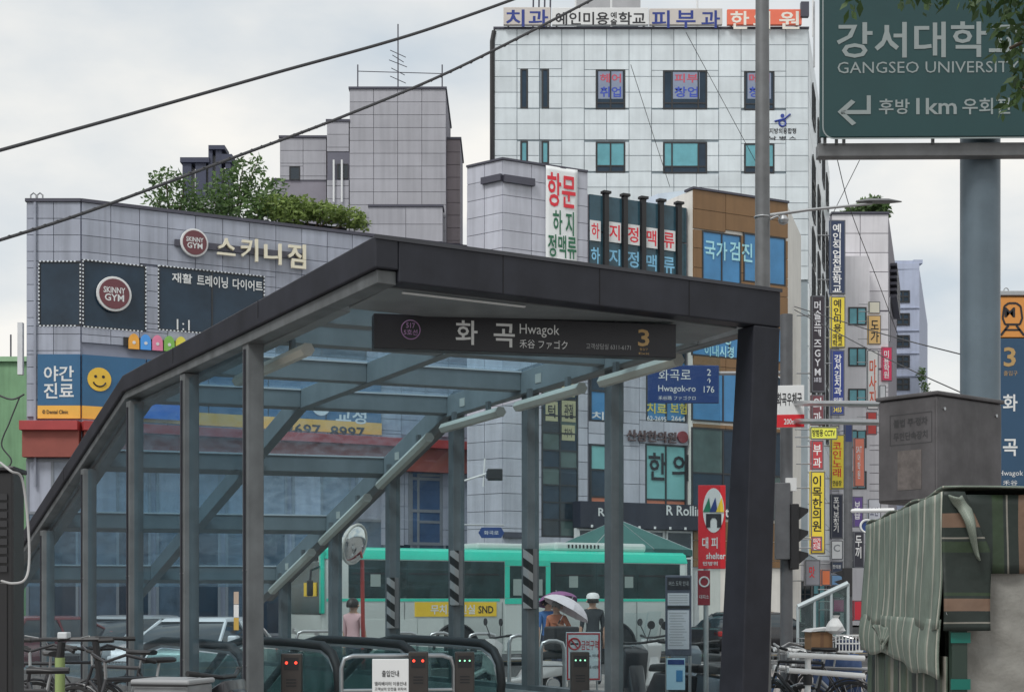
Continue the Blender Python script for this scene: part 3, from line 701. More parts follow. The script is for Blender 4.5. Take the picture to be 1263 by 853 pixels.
MB().tube([(BF.s(436), 2, BF.z(0, 88, 2)), (BF.s(543), 2, BF.z(0, 91, 2))], .02, 6).build('guy_bar', CAP, an, BF)
for k, (dx, dy) in enumerate(((14, 66), (10, 72), (16, 78), (12, 88), (14, 98))):
    MB().tube([(BF.s(487-dx*.7), 1.9, BF.z(0, dy-3, 2)), (BF.s(487+dx*.7), 2.1, BF.z(0, dy+4, 2))], .02, 5).build('element', CAP, an, BF)

# -- roof garden on the left building
LM1 = leafmat('foliage', (.035, .07, .03), (.16, .26, .09)); LM2 = leafmat('foliage_light', (.07, .12, .03), (.30, .40, .12)); BARK = mat('bark', (.09, .065, .045), .9, var=.3, scale=8)
def shrub(lab, blobs, n, size, m, seed, base, group='roof garden plants', nm='roof_shrub', cat='shrub'):
    fr = WF; c = Vector(base)
    t = thing(nm, lab, cat, Fr(CX, 1), (0, 0, 0), group); t.location = (0, 0, 0)
    col.objects.unlink(t); bpy.data.objects.remove(t)
    t = bpy.data.objects.new(nm, None); link(t, None, Matrix.Translation(c)); tagp(t, lab, cat, group)
    bl = [(P(x, y, D), rx/F*D, rd_, rz/F*D) for (x, y, D, rx, rz, rd_) in blobs]
    leaves('crown', m, t, bl, n, size, seed=seed)
    rnd = random.Random(seed)
    for k in range(min(6, len(bl))):
        b_ = bl[k][0]; md_ = (c+b_)/2+Vector((rnd.uniform(-.2, .2), 0, .1))
        MB().tube([c+Vector((rnd.uniform(-.1, .1), 0, 0)), md_, b_+Vector((0, 0, bl[k][3]*.4))], [.05, .04, .015], 6).build('branch', BARK, t)
    return t
zg = ATOP-.05
def gp(x, D): q = P(x, 0, D); return (q.x, q.y, zg)
shrub('loose leafy sapling at the far left of the roof garden', [(205, 222, 60, 22, 14, .6), (190, 245, 60, 18, 10, .5), (228, 232, 60, 16, 18, .5), (215, 250, 60, 26, 12, .6)], 620, .24, LM1, 3, gp(215, 60))
shrub('tallest bushy tree in the middle of the roof garden', [(282, 235, 61, 26, 26, .9), (300, 210, 61, 16, 16, .6), (318, 205, 61, 9, 14, .5), (262, 255, 60.5, 28, 20, .8), (240, 258, 60.3, 26, 16, .8), (335, 258, 60.6, 30, 18, .8), (320, 240, 61, 24, 20, .9), (300, 262, 60.5, 40, 16, .9), (340, 232, 61, 14, 12, .5)], 2600, .26, LM1, 4, gp(290, 61), nm='roof_tree', cat='tree')
shrub('bright green vine mass over the trellis right of the roof tree', [(340, 255, 60.5, 24, 14, .7), (370, 256, 60.8, 26, 13, .7), (400, 262, 61, 26, 12, .7), (430, 268, 61.4, 20, 12, .7), (355, 268, 60.3, 24, 14, .6), (445, 276, 61.6, 10, 8, .5)], 3200, .22, LM2, 5, gp(380, 61), nm='vine')
tr = thing('garden_trellis', 'dark metal trellis with posts under the bright vine on the roof', 'trellis', AF, (AF.s(400), .8, zg))
for x in (330, 352, 395, 437): MB().tube([(AF.s(x, 1.0), 1.0, zg), (AF.s(x, 1.0), 1.0, zg+1.3)], .04, 6).build('post', ALU, tr, AF)
MB().box(AF.s(330, 1), AF.s(455, 1), .98, 1.4, zg+.75, zg+.85).build('rail', CAP, tr, AF); MB().box(AF.s(345, 1), AF.s(430, 1), 1.2, 1.25, zg, zg+.6).build('screen', mat('dark_screen', C(60, 66, 72), .6), tr, AF)
NV = mat('navy_steel', C(52, 56, 74), .5, var=.15)
HF = Fr(225, 68, 0)
t = thing('rooftop_frame', 'dark navy steel stair head with open slots behind the roof garden', 'roof structure', HF, (1.0, 0, ATOP))
for x0, y0, x1, y1 in ((225, 200, 236, 245), (241, 200, 254, 245), (257, 183, 262, 245), (266, 183, 273, 245), (278, 200, 284, 245)):
    pbox('upright', NV, t, HF, x0, y0, x1, y1, 0, .8)
pbox('beam', NV, t, HF, 222, 194, 258, 200, -.1, 1); pbox('beam', NV, t, HF, 257, 179, 277, 184, -.1, 1); pbox('beam', NV, t, HF, 273, 190, 286, 200, -.05, 1)
MB().box(HF.s(225), HF.s(284), .1, 1, ATOP-3, HF.z(0, 243)).build('plinth_wall', mat('grey_render', C(150, 150, 152), .8), t, HF)

# -- small tiled corner block with the vertical banner, and the dark glass clinic next to it
KF = Fr(620, 58, SY); KL_yaw = math.radians(-38)
cx_ = KF.O.copy()
Cb = thing('tiled_block', 'light grey tiled corner block carrying a vertical red and green clinic banner', 'building', KF, (2, 0, 0))
KTOP = KF.z(0, 197); ks = KF.s(725)
ldir = Vector((-math.cos(math.radians(38)), math.sin(math.radians(38)), 0))
KL = Fr(620, 58, KL_yaw); Lx = 1.75
KL.O = cx_+ldir*Lx; KL.M = Matrix.Translation(KL.O) @ Matrix.Rotation(KL_yaw, 4, 'Z')
pk = [KL.O+KL.d*.07, cx_+(KL.d+KF.d)*.05, cx_+KF.u*ks+KF.d*.07, cx_+KF.u*ks+KF.d*7, KL.O*1.13]
body('wall', pk, KTOP-.04, JB, Cb)
TC = mat('pale_lilac_tile', C(170, 172, 182, 1.3), .5, var=.12, scale=.6, rand=.08, streak=.18)
strip = KF.rect(668, 470, 713, 662)
kw = KF.rect(596, 648, 660, 655)
panels(Cb, KF, .0, ks, 3.5, KTOP, 1.15, .66, [strip], TC, .07, .07)
panels(Cb, KL, .0, Lx-.02, 3.5, KTOP, .9, .66, [], TC, .07, .07)
MB().prism([(p.x, p.y) for p in [KL.O-KL.d*.05, cx_-(KL.d+KF.d)*.04, cx_+KF.u*(ks-.02)-KF.d*.05, cx_+KF.u*(ks-.02)+KF.d*.5, cx_+(KL.d+KF.d)*.3, KL.O+KL.d*.5]], 'z', KTOP, KTOP+.08).build('coping', CAP, Cb)
MB().box(Lx*.45, Lx, -.14, .0, KL.z(1, 227), KL.z(1, 219)).build('wall_bar', CAP, Cb, KL); MB().box(0, KF.s(658), -.14, .0, KF.z(.5, 227), KF.z(.5, 218)).build('wall_bar', CAP, Cb, KF)
MB().box(0, KF.s(655), -.14, .0, KF.z(.5, 663), KF.z(.5, 656)).build('wall_bar', CAP, Cb, KF)
GG = [mat('olive_glass', C(66, 84, 82), .15, var=.3), NAVYG, DGL, mat('paper_pane', C(150, 150, 120), .5)]
window(Cb, KF, strip, [DGL, NAVYG, NAVYG, GG[0], NAVYG, GG[0], DGL, NAVYG, GG[0], GG[0]]*2, DWF, (.5,), [i/9 for i in range(1, 9)], .04, .06)
t = thing('paper_notices', 'pale yellow papers with Korean letters stuck inside the tall dark window', 'notice', KF, (KF.s(690), -.03, KF.z(0, 520)))
for i, (ch, x0, y0, x1, y1) in enumerate((('턱', 673, 495, 688, 519), ('관절', 693, 494, 710, 520), ('교정', 693, 470, 709, 489), ('치아', 693, 524, 709, 543))):
    pbox('paper', GG[3], t, KF, x0, y0, x1, y1, .0, .012); ptext(ch, TXK, t, KF, x0+3, y0+4, x1-3, y1-4, -.003, bold=.02)
t = thing('clinic_banner', 'tall white cloth banner with red and green Korean letters on the tiled block', 'banner', KF, (KF.s(692), -.1, KF.z(2, 320)))
r = KF.rect(673, 207, 712, 330, -.05)
sheet('cloth', mat('banner_cloth', C(205, 208, 210), .7, var=.05), t, lambda u, v: (r[0]+(r[2]-r[0])*u, -.06+.015*math.sin(u*7+v*4), r[1]+(r[3]-r[1])*v), 8, 24, .006, KF)
TXR2 = mat('banner_red', C(196, 48, 60), .6, var=.05); TXGN = mat('banner_green', C(40, 96, 70), .6, var=.05)
ptext('항문', TXR2, t, KF, 675, 214, 710, 256, -.09, bold=.05); ptext('하 지', TXGN, t, KF, 682, 260, 708, 290, -.09, bold=.03); ptext('정맥류', TXGN, t, KF, 676, 290, 711, 318, -.09, bold=.04)

EF = Fr(725, KF.O.y+KF.u.y*ks, SY); EF.O = cx_+KF.u*(ks+.005); EF.M = Matrix.Translation(EF.O) @ Matrix.Rotation(SY, 4, 'Z')
Eb = thing('glass_clinic', 'dark glass clinic building with tall black fins and pale lower storeys', 'building', EF, (3, 0, 0))
es = EF.s(849); ETOP = EF.z(0, 238)
MB().box(.02, es, .08, 7, 0, ETOP-.03).build('wall', JB, Eb, EF)
zmid = EF.z(0, 352)
xs = [EF.s(x) for x in (725, 746, 769.5, 792, 814, 836)]+[es]
for a, b in zip(xs, xs[1:]):
    zz = ETOP
    k = 0
    while zz > zmid+.1:
        z2 = max(zmid, zz-1.45); ubox('glass_panel', (mat('teal_dark_glass', C(48, 76, 88), .07, var=.45, scale=.9, spec=.5), GG[0])[k % 3 == 2], Eb, EF, a+.09, b-.09, .0, .06, z2+.03, zz-.03); zz = z2; k += 1
for x in xs[1:-1]:
    f_ = MB().box(x-.1, x+.1, -.16, .05, zmid, ETOP+.04).build('fin', BLK, Eb, EF, .01)
    MB().box(x-.17, x+.17, -.22, .05, ETOP+.043, ETOP+.14).build('fin_cap', BLK, f_, EF)
wins = [(722, 370, 769, 520), (797, 370, 848, 520), (722, 548, 769, 640), (796, 548, 848, 640)]
wr = [EF.rect(*w) for w in wins]
wr = [(max(r[0], .1), r[1], min(r[2], es-.1), r[3]) for r in wr]
panels(Eb, EF, .03, es, EF.z(es/2, 656), zmid-.02, 1.3, .95, wr, TC, .08, .08)
YEL = mat('film_yellow', C(190, 180, 80), .5)
window(Eb, EF, wr[0], [BLUEF, NAVYG, NAVYG, BLUEF, NAVYG, NAVYG], DWF, (.5,), (.25, .62), .05, .07)
window(Eb, EF, wr[1], [BLUEF, BLUEF, NAVYG, BLUEF, BLUEF, NAVYG], DWF, (.5,), (.25, .5), .05, .07)
window(Eb, EF, wr[2], [ORG, NAVYG, TEALF], DWF, (), (.3, .66), .05, .07)
window(Eb, EF, wr[3], [ORG, TEALF, ORG, TEALF], DWF, (.5,), (.26,), .05, .07)
t = thing('window_lettering', 'Korean letters on the blue and teal window films of the clinic', 'lettering', EF, (EF.s(790), -.02, EF.z(1, 600)))
for s, m, x0, y0, x1, y1 in (('한', TXK, 800, 558, 822, 592), ('의', TXK, 829, 560, 850, 592), ('치료', YEL, 798, 497, 822, 510), ('보험', YEL, 827, 497, 847, 510), ('62-2695', TXW, 798, 513, 822, 519), ('2664', TXW, 828, 513, 845, 519), ('치과', TXW, 730, 508, 764, 518), ('ㄱ', TXK, 756, 556, 767, 574)):
    ptext(s, m, t, EF, x0, y0, x1, y1, -.004, bold=.03)
t = thing('letter_sign', 'small brown raised clinic letters on the wall between two window rows', 'sign', EF, (EF.s(800), -.1, EF.z(2, 546)))
ptext('산삼한의원', mat('letter_brown', C(84, 66, 66), .5), t, EF, 773, 531, 834, 545, -.08, bold=.02, ext=.1, depth=.08)
s = EF.s(841); MB().tube([(s, -.1, EF.z(s, 539)), (s, .0, EF.z(s, 539))], .24, 18).build('emblem', mat('letter_dark_red', C(120, 50, 55), .5), t, EF)
t = thing('clinic_lettering', 'five white squares with red letters between the black fins', 'sign', EF, (EF.s(780), -.1, EF.z(2, 306)))
for ch, x0, x1, y0 in (('하', 728, 741, 272), ('지', 750, 766, 274), ('정', 773, 789, 277), ('맥', 796, 811, 281), ('류', 817, 833, 284)):
    pbox('plate', WHT, t, EF, x0, y0, x1, y0+25, -.06, -.03); ptext(ch, TXR2, t, EF, x0+1.5, y0+3, x1-1.5, y0+22, -.063, bold=.03)
    ptext(ch, mat('film_letter_blue', C(120, 175, 205), .5), t, EF, x0+1, y0+33, x1-1, y0+53, -.012, bold=.03)
# shop front with dark fascia
t = thing('corner_shop', 'dark shop fascia with white rolled lettering and lit downlights above the bus', 'shop', EF, (EF.s(790), -.6, 0))
r = EF.rect(716, 620, 868, 652, -.6); MB().box(r[0], r[2], -.6, .0, r[1], r[3]).build('fascia', mat('dark_fascia', C(38, 40, 52), .4), t, EF, .01)
ptext('R Rolling Pasta', TXW, t, EF, 822, 624, 905, 640, -.61, bold=.03)
ptext('R', TXW, t, EF, 738, 626, 746, 636, -.61, bold=.03)
for i in range(7): MB().cyl((r[0]+.5+i*.72, -.62, r[1]+.06), 'z', .05, .1, 8).build('downlight', WHT, t, EF)
for i in range(4): window(t, EF, (r[0]+.05+i*1.35, .1, r[0]+1.3+i*1.35, r[1]-.03), DGL, WHT, (), (.75,), -.3, .07, name='shop_window')
MB().box(r[0], r[2], -.28, -.1, .0, r[1]-.01).build('back_wall', WHT, t, EF)

# -- brown panelled building
NFx = es+.01
NF = Fr(700, 50, SY); NF.O = EF.O+EF.u*NFx-EF.d*.35; NF.M = Matrix.Translation(NF.O) @ Matrix.Rotation(SY, 4, 'Z')
N = thing('brown_building', 'brown panelled building with blue lettered windows behind the canopy corner', 'building', NF, (3, 0, 0))
ns = NF.s(972); NTOP = NF.z(0, 233)
ne = NF.O+NF.u*ns
ns2 = P(988, 0, ne.y+5.5)
body('wall', [NF.O+NF.d*.07, ne+NF.d*.07, Vector((ns2.x, ns2.y, 0)), NF.O+NF.d*9], NTOP-.03, mat('cream_render', C(200, 198, 192), .7, var=.08, streak=.1), N)
nh = [NF.rect(866, 287, 914, 350), NF.rect(917, 290, 969, 350), NF.rect(853, 400, 968, 443), NF.rect(853, 460, 968, 522), NF.rect(853, 530, 968, 640)]
panels(N, NF, .0, ns, 3.0, NTOP, 1.45, .78, nh, BRN, .07, .07)
MB().box(-.04, ns+.03, -.05, .6, NTOP, NTOP+.09).build('coping', CAP, N, NF)
window(N, NF, nh[0], BLUEF, DWF, (.5,), (), .04, .06); window(N, NF, nh[1], BLUEF, DWF, (.5,), (), .04, .06)
window(N, NF, nh[2], BLUEF, DWF, (.4, .7), (), .04, .06); window(N, NF, nh[3], [BLUEF, BLUEF, NAVYG], DWF, (.33, .66), (), .04, .06); window(N, NF, nh[4], [NAVYG, GG[0], NAVYG], DWF, (.33, .66), (.5,), .04, .06)
t = thing('window_lettering', 'pale blue Korean letters on the windows of the brown building', 'lettering', NF, (NF.s(915), -.01, NF.z(2, 340)))
LB = mat('letter_pale_blue', C(150, 200, 225), .5)
for s, x0, y0, x1, y1 in (('국가', 869, 297, 897, 320), ('검진', 900, 299, 928, 322), ('2698', 869, 412, 902, 424), ('이내시경', 869, 426, 905, 440)):
    ptext(s, LB, t, NF, x0, y0, x1, y1, -.01, bold=.04)
wd = MB().prism([(NF.s(812, 2), NF.z(0, 240, 2)), (NF.s(850, 2), NF.z(0, 230, 2)), (NF.s(850, 2), NF.z(0, 300, 2)), (NF.s(812, 2), NF.z(0, 300, 2))], 'y', 2, 8).build('side_block', mat('pale_blue_render', C(178, 190, 202), .7, var=.1), N, NF)

# -- tall white tiled tower block
DF = Fr(610, 78, 0)
D_ = thing('tall_building', 'tall white tiled office building topped by a row of sign boards', 'building', DF, (7, 0, 0))
ds = DF.s(997); DTOP = DF.z(0, 36)
c1 = DF.O+DF.u*ds; c2 = P(1023, 0, 104); c2.z = 0
body('wall', [DF.O+Vector((.0, .07, 0)), c1+Vector((-.02, .07, 0)), Vector((c2.x, c2.y, 0)), DF.O+Vector((0, 20, 0))], DTOP-.04, JD, D_)
dh = []
spec = [(642, 651, 85, 134), (668, 677, 85, 134), (735, 771, 86, 135), (818, 872, 87, 135), (918, 955, 88, 136),
        (642, 651, 174, 202), (668, 677, 174, 202), (735, 771, 175, 213), (818, 872, 175, 214), (918, 955, 177, 214)]
for (x0, x1, y0, y1) in spec: dh.append(DF.rect(x0, y0, x1, y1))
panels(D_, DF, .0, ds, DF.z(0, 345), DTOP, 1.13, .80, dh, TD, .07, .07, .032)
MB().box(-.06, ds+.03, -.06, .5, DTOP, DTOP+.1).build('coping', CAP, D_, DF)
for i, r in enumerate(dh):
    nar = i in (0, 1, 5, 6)
    if nar: window(D_, DF, r, NAVYG if i < 5 else TEALG, DWF, (), (), .03, .08)
    else:
        up = i < 5
        window(D_, DF, r, ([NAVYG] if up else [NAVYG, TEALG, NAVYG, TEALG, NAVYG, NAVYG]), DWF, (.2, .8) if i in (3, 8) else (.5,), (.16 if up else .22,), .03, .075)
t = thing('window_lettering', 'red and blue Korean letters inside the upper windows of the tall building', 'lettering', DF, (DF.s(800), -.03, DF.z(0, 130)))
LR, LB2 = mat('film_letter_red', C(170, 72, 88), .5), mat('film_letter_navy', C(52, 72, 160), .5)
PF = mat('film_pale', C(120, 130, 150), .4)
for (x0, x1, a, b) in ((737, 769, '헤어', '취업'), (829, 864, '피부', '창업'), (921, 952, '메이', '창업')):
    pbox('film', PF, t, DF, x0+1, 88, x1-1, 122, -.004, .0)
    ptext(a, LR, t, DF, x0+3, 91, x1-3, 102, -.012, bold=.03); ptext(b, LB2, t, DF, x0+3, 107, x1-3, 120, -.012, bold=.03)
DS = Fr(997, 78, math.atan2(c2.y-c1.y, c2.x-c1.x)); dl = math.hypot(c2.y-c1.y, c2.x-c1.x)
panels(D_, DS, .05, dl-.1, 4, DTOP-.02, 3.4, 1.6, [], TD, .06, .07, .05)
for y in (105, 195, 225, 285, 335, 380, 430, 470):
    for sA in (3.5, 9.5, 15.5, 21.0):
        zz = EYE+(HZ-y)/F*80; window(D_, DS, (sA, zz-1.3, sA+2.6, zz+.6), NAVYG, DWF, (.5,), (), -.03, .1, out=.06)
MB().tube([(-.12, .0, 3), (-.12, .0, DTOP-.6), (-.02, .0, DTOP-.1)], .12, 8).build('conduit', BLK, D_, DF)
MB().tube([(ds+.25, -.2, DTOP-2), (ds+.25, -.2, DTOP+1.3)], .05, 6).build('lamp_mast', ALU, D_, DF); pbox('flood_lamp', CAP, D_, DF, 988, 2, 998, 20, -.5, -.2)
ptext('지방의용합행', TXK, D_, DF, 949, 158, 982, 165, -.012, bold=.03); ptext('낙 병 스', TXK, D_, DF, 949, 168, 982, 173, -.012, bold=.03)
s = DF.s(965); MB().torus((s, -.02, DF.z(0, 152)), 'y', .16, .05, 16, 5).build('wall_logo', TXB, D_, DF); MB().tube([(s-.4, -.02, DF.z(0, 150)), (s+.1, -.02, DF.z(0, 147)), (s+.4, -.02, DF.z(0, 141))], .05, 5).build('wall_logo', TXB, D_, DF); MB().tube([(s, -.03, DF.z(0, 143)), (s, -.01, DF.z(0, 143))], .1, 10).build('wall_logo', TXB, D_, DF)
BEI, ORR, NAV = mat('board_beige', C(176, 170, 165), .6, var=.08), mat('board_orange', C(208, 104, 80), .6, var=.08), mat('letter_navy', C(36, 52, 120), .5)
LPK = mat('letter_pale', C(232, 205, 195), .5)
for lab, x0, x1, y0, y1, m, tx in (
    ('beige roof board with navy letters at the left end of the rooftop sign row', 621, 679, 9, 35, BEI, [('치', NAV, 624, 12, 647, 33), ('과', NAV, 652, 12, 676, 33)]),
    ('white roof banner with black school letters, second in the rooftop sign row', 681, 800, 9.5, 37, WHT, [('예인미용', TXK, 685, 15, 751, 31), ('예\n술', TXK, 753, 15, 761, 31), ('학교', TXK, 763, 15, 796, 31)]),
    ('beige roof board with three navy letters in the middle of the rooftop sign row', 801, 891, 10.5, 37, BEI, [('피', NAV, 804, 13, 826, 35), ('부', NAV, 834, 13, 858, 35), ('과', NAV, 865, 13, 888, 35)]),
    ('orange roof board with pale letters at the right end of the rooftop sign row', 897, 989, 11.5, 38, ORR, [('한', LPK, 901, 14, 924, 36), ('의', LPK, 929, 14, 950, 36), ('원', LPK, 961, 14, 986, 36)])):
    r = DF.rect(x0, y0, x1, y1, -.3)
    t = thing('roof_sign', lab, 'sign', DF, ((r[0]+r[2])/2, -.3, r[1]), 'rooftop sign row')
    MB().box(r[0], r[2], -.3, -.08, max(r[1], DTOP+.11), r[3]).build('board', m, t, DF, .02)
    for x in (r[0]+.2, r[2]-.25): MB().box(x, x+.08, -.07, .4, DTOP+.11, r[3]-.1).build('strut', ALU, t, DF)
    for (s, m2, a, b0_, c_, d_) in tx: ptext(s, m2, t, DF, a, b0_, c_, d_, -.31, bold=.05)
t = thing('roof_plant', 'pale rooftop machine room with masts above the rooftop sign row', 'roof structure', DF, (DF.s(760), 4, DTOP))
pbox('wall', mat('grey_render', C(150, 150, 152), .8), t, DF, 712, -14, 790, 20, 4, 8); 
for x in (657, 664, 671, 678): MB().tube([(DF.s(x, 2), 2, DTOP), (DF.s(x+1, 2), 2, DTOP+2.6)], .05, 6).build('mast', CAP, t, DF)
for x in (710, 754, 860, 1003): MB().tube([(DF.s(x, 1), 1, DTOP), (DF.s(x, 1), 1, DTOP+2.9)], .06, 6).build('mast', WHT, t, DF)

# -- side street buildings on the right
FF = Fr(1026, 108, 0)
F1 = thing('side_street_building', 'pale beige block with teal windows and roof plants in the side street', 'building', FF, (2, 0, 0))
TF = mat('pale_beige_tile', C(200, 198, 202, 1.3), .6, var=.1, scale=.4, rand=.05, streak=.1)
fs_ = FF.s(1096); FT = FF.z(0, 264)
e1 = FF.O+FF.u*fs_; e2 = P(1106, 0, 128); e2.z = 0
body('wall', [FF.O+FF.d*.07, e1+FF.d*.07, e2, FF.O+FF.d*16], FT-.03, JB, F1)
fw = [FF.rect(1040, 384, 1064, 406), FF.rect(1040, 433, 1064, 456), FF.rect(1040, 483, 1064, 505), FF.rect(1040, 533, 1064, 555), FF.rect(1040, 583, 1064, 605)]
panels(F1, FF, .0, fs_, 4, FT, 1.6, 1.35, fw, TF, .07, .07, .05)
for r in fw: window(F1, FF, r, TEALG, DWF, (.5,), (), .03, .1)
MB().box(-.05, fs_+.05, -.1, .6, FT, FT+.15).build('coping', CAP, F1, FF)
MB().box(.5, FF.s(1066), -1.6, -.02, 0, FF.z(0, 322)).build('front_wing', TF, F1, FF)
for k, r in enumerate(fw): window(F1, FF, (r[0], r[1], r[2]-.1, r[3]), TEALG, DWF, (.5,), (), -1.61, .1)
FS = Fr(1096, 108, math.atan2(e2.y-e1.y, e2.x-e1.x))
for k in range(6): ubox('louvre', CAP, F1, FS, 3, 12, -.5, -.02, FT-3.0-k*.45, FT-2.8-k*.45)
shrub('dark potted trees on the roof of the pale side street block', [(1066, 256, 110, 10, 9, .8), (1078, 252, 110, 8, 9, .8), (1088, 262, 110, 8, 10, .8), (1050, 262, 110, 10, 6, .6)], 1400, .42, LM1, 9, (P(1070, 0, 110).x, 110, FT), group='side street roof plants')
GF = Fr(1098, 132, 0)
F2 = thing('side_street_building', 'narrow blue grey block with square windows at the far end of the street', 'building', GF, (2, 0, 0))
TG = mat('blue_grey_render', C(158, 166, 186, 1.3), .7, var=.08, streak=.12)
gs = GF.s(1134); GT = GF.z(0, 332); e1 = GF.O+GF.u*gs; e2 = P(1144, 0, 158); e2.z = 0
body('wall', [GF.O+GF.d*.07, e1, e2, GF.O+GF.d*18], GT, TG, F2)
MB().box(0, gs, .0, .5, GT+.01, GT+.5).build('roof_beam', TG, F2, GF); MB().box(0, .4, .05, .5, GT+.51, GF.z(0, 322)).build('roof_post', WHT, F2, GF); MB().box(gs-.5, gs+.3, .05, 6, GT+.51, GF.z(0, 320)).build('roof_post', TG, F2, GF); MB().box(.3, gs-.3, .1, .4, GF.z(0, 325), GF.z(0, 321)).build('roof_lintel', TG, F2, GF)
for (y0, y1) in ((358, 373), (386, 401), (413, 428), (438, 453), (466, 481), (494, 509)):
    window(F2, GF, GF.rect(1105, y0, 1122, y1), NAVYG, DWF, (.5,), (.5,), .03, .12, out=.08)
for y in (372, 400, 428, 456, 482): MB().box(.0, gs, -.08, .0, GF.z(0, y+8), GF.z(0, y+7)).build('string_course', TG, F2, GF)
shrub('tuft of leaves climbing the right side of the far blue grey block', [(1137, 462, 131, 4, 10, .5), (1141, 480, 131, 4, 9, .5)], 300, .3, LM1, 12, (P(1137, 0, 131).x, 131, 0), group='side street roof plants')
F3f = Fr(1060, 150, 0)
F3 = thing('side_street_building', 'low pale shop block closing the far end of the side street', 'building', F3f, (4, 0, 0))
MB().box(0, F3f.s(1200), 0, 12, 0, F3f.z(0, 520)).build('wall', TF, F3, F3f)
for i in range(6): window(F3, F3f, (1+i*1.75, 4.5, 2.2+i*1.75, 6.5), NAVYG, DWF, (.5,), (), -.01, .1)
for i in range(3): window(F3, F3f, (.6+i*3.6, .2, 3.8+i*3.6, 3), DGL, DWF, (.33, .66), (.8,), -.01, .1, name='shop_window')
# -- green building at the far left edge
LF = Fr(-40, 74, 0)
G = thing('green_building', 'pale green rendered building at the left edge behind the tiled corner', 'building', LF, (1, 0, 0))
GRN = mat('green_render', C(120, 160, 122, 1.2), .7, var=.12, streak=.2)
MB().box(0, LF.s(44), 0, 8, 0, LF.z(0, 446)).build('wall', GRN, G, LF); MB().box(-.1, LF.s(44)+.1, -.15, 8, LF.z(0, 446)+.003, LF.z(0, 440)).build('coping', mat('green_coping', C(140, 175, 140), .7), G, LF)
window(G, LF, LF.rect(-30, 470, -8, 520), DGL, DWF, (.5,), (), -.01, .08)
MB().tube([(LF.s(5), 1, LF.z(0, 440)), (LF.s(5), 1, LF.z(0, 408))], .04, 6).build('roof_mast', CAP, G, LF)
# ---------------------------------------------------------------- bus
BUF = Fr(398, 39, SY)
BL = BUF.s(849); BZ = -.12
GRNB = mat('bus_green', C(36, 182, 156, 1.3), .3, var=.08, coat=.3); BWH = mat('bus_white', C(190, 196, 193, 1.1), .35, var=.06, coat=.2)
BWIN = mat('bus_window', (.018, .042, .043), .12, var=.5, scale=2.2, spec=.32)
bus = thing('city_bus', 'green and white city bus with a yellow side advert passing behind the entrance', 'bus', BUF, (BL/2, 1.2, BZ))
BH = 3.0
def section(x, ins=0.0):
    hw_, z0, z1 = 1.2-ins, BZ+.32, BH-ins
    c = 1.2; pts = [(-1, z0), (1, z0), (1, z1-.28), (.93, z1-.08), (.8, z1), (-.8, z1), (-.93, z1-.08), (-1, z1-.28)]
    return [(x, c+p*hw_, q) for p, q in pts]
MB().loft([section(.0, .06), section(.12), section(BL-.1), section(BL, .05)]).build('body', BWH, bus, BUF, .02, smooth=True)
def gsec(x, e=.012):
    z1 = BH; c = 1.2
    return [(x, c+p*(1.2+e), q) for p, q in [(-1, z1-.30), (-1.0, z1-.27), (-.93, z1-.075+e), (-.8, z1+e), (.8, z1+e), (.93, z1-.075+e), (1.0, z1-.27), (1, z1-.30)]]
MB().loft([gsec(.05), gsec(BL-.04)], closed=False, caps=False).build('roof_cover', GRNB, bus, BUF, smooth=True)
zw0, zw1 = 1.72, 2.66
wx = [.75, 2.2, 3.65, 4.55]
seg = [(.75, 2.25), (2.33, 3.75), (3.83, 5.05), (6.75, 8.0), (8.08, 9.35), (9.43, BL-.35)]
for a, b in seg:
    w_ = MB().box(a, b, -.016, .02, zw0, zw1).build('window', BWIN, bus, BUF, .006)
    MB().box(a+.04, b-.04, -.026, -.017, zw1-.34, zw1-.3).build('window_bar', BLK, w_, BUF)
ubox('window_band', BWIN, bus, BUF, .7, BL-.3, -.008, .0, zw0-.02, zw1+.02)
ubox('belt_stripe', GRNB, bus, BUF, .1, 5.05, -.012, 0, zw0-.1, zw0-.03); ubox('belt_stripe', GRNB, bus, BUF, 6.75, BL-.1, -.012, 0, zw0-.1, zw0-.03)
dr = MB().box(5.2, 6.6, -.02, .02, BZ+.4, 2.72).build('door', BWH, bus, BUF, .01)
m = MB()
for q in ((5.2, 6.6, 2.58, 2.73), (5.2, 6.6, 1.55, 1.7), (5.2, 5.34, 1.71, 2.57), (6.46, 6.6, 1.71, 2.57)): m.box(q[0], q[1], -.035, -.021, q[2], q[3])
m.build('door_frame', GRNB, dr, BUF)
MB().box(5.35, 6.45, -.03, -.022, 1.71, 2.57).build('door_window', BWIN, dr, BUF)
MB().box(5.45, 6.35, -.036, -.031, 1.78, 2.22).build('paper_sheet', mat('paper_dull', (.3, .36, .34), .6), dr, BUF)
YAD = mat('advert_yellow', C(220, 175, 50), .5, var=.08)
ad = MB().box(2.55, 4.95, -.02, .0, 1.22, 1.6).build('advert', YAD, bus, BUF)
text('무치료 진실', TXW, ad, BUF, 3.0, 1.28, 4.3, 1.53, -.025, bold=.05); text('SND', TXK, ad, BUF, 4.4, 1.3, 4.85, 1.5, -.025, bold=.03)
for xw in (2.75+1.0, 8.7):
    w_ = MB().torus((xw, .14, BZ+.48), 'y', .35, .13, 28, 10).build('wheel', RUB, bus, BUF, smooth=True)
    MB().cyl((xw, .12, BZ+.48), 'y', .26, .12, 20).build('rim', ALU, w_, BUF)
    MB().tube([(xw+.66*math.cos(a_), -.005, BZ+.48+.66*math.sin(a_)) for a_ in [math.pi*i/14 for i in range(15)]], .045, 6).build('wheel_arch', BLK, bus, BUF)
    MB().tube([(xw, -.004, BZ+.5), (xw, .03, BZ+.5)], .63, 26).build('wheel_well', BLK, bus, BUF)
    w2 = MB().torus((xw, 2.26, BZ+.48), 'y', .35, .13, 20, 8).build('wheel', RUB, bus, BUF, smooth=True)
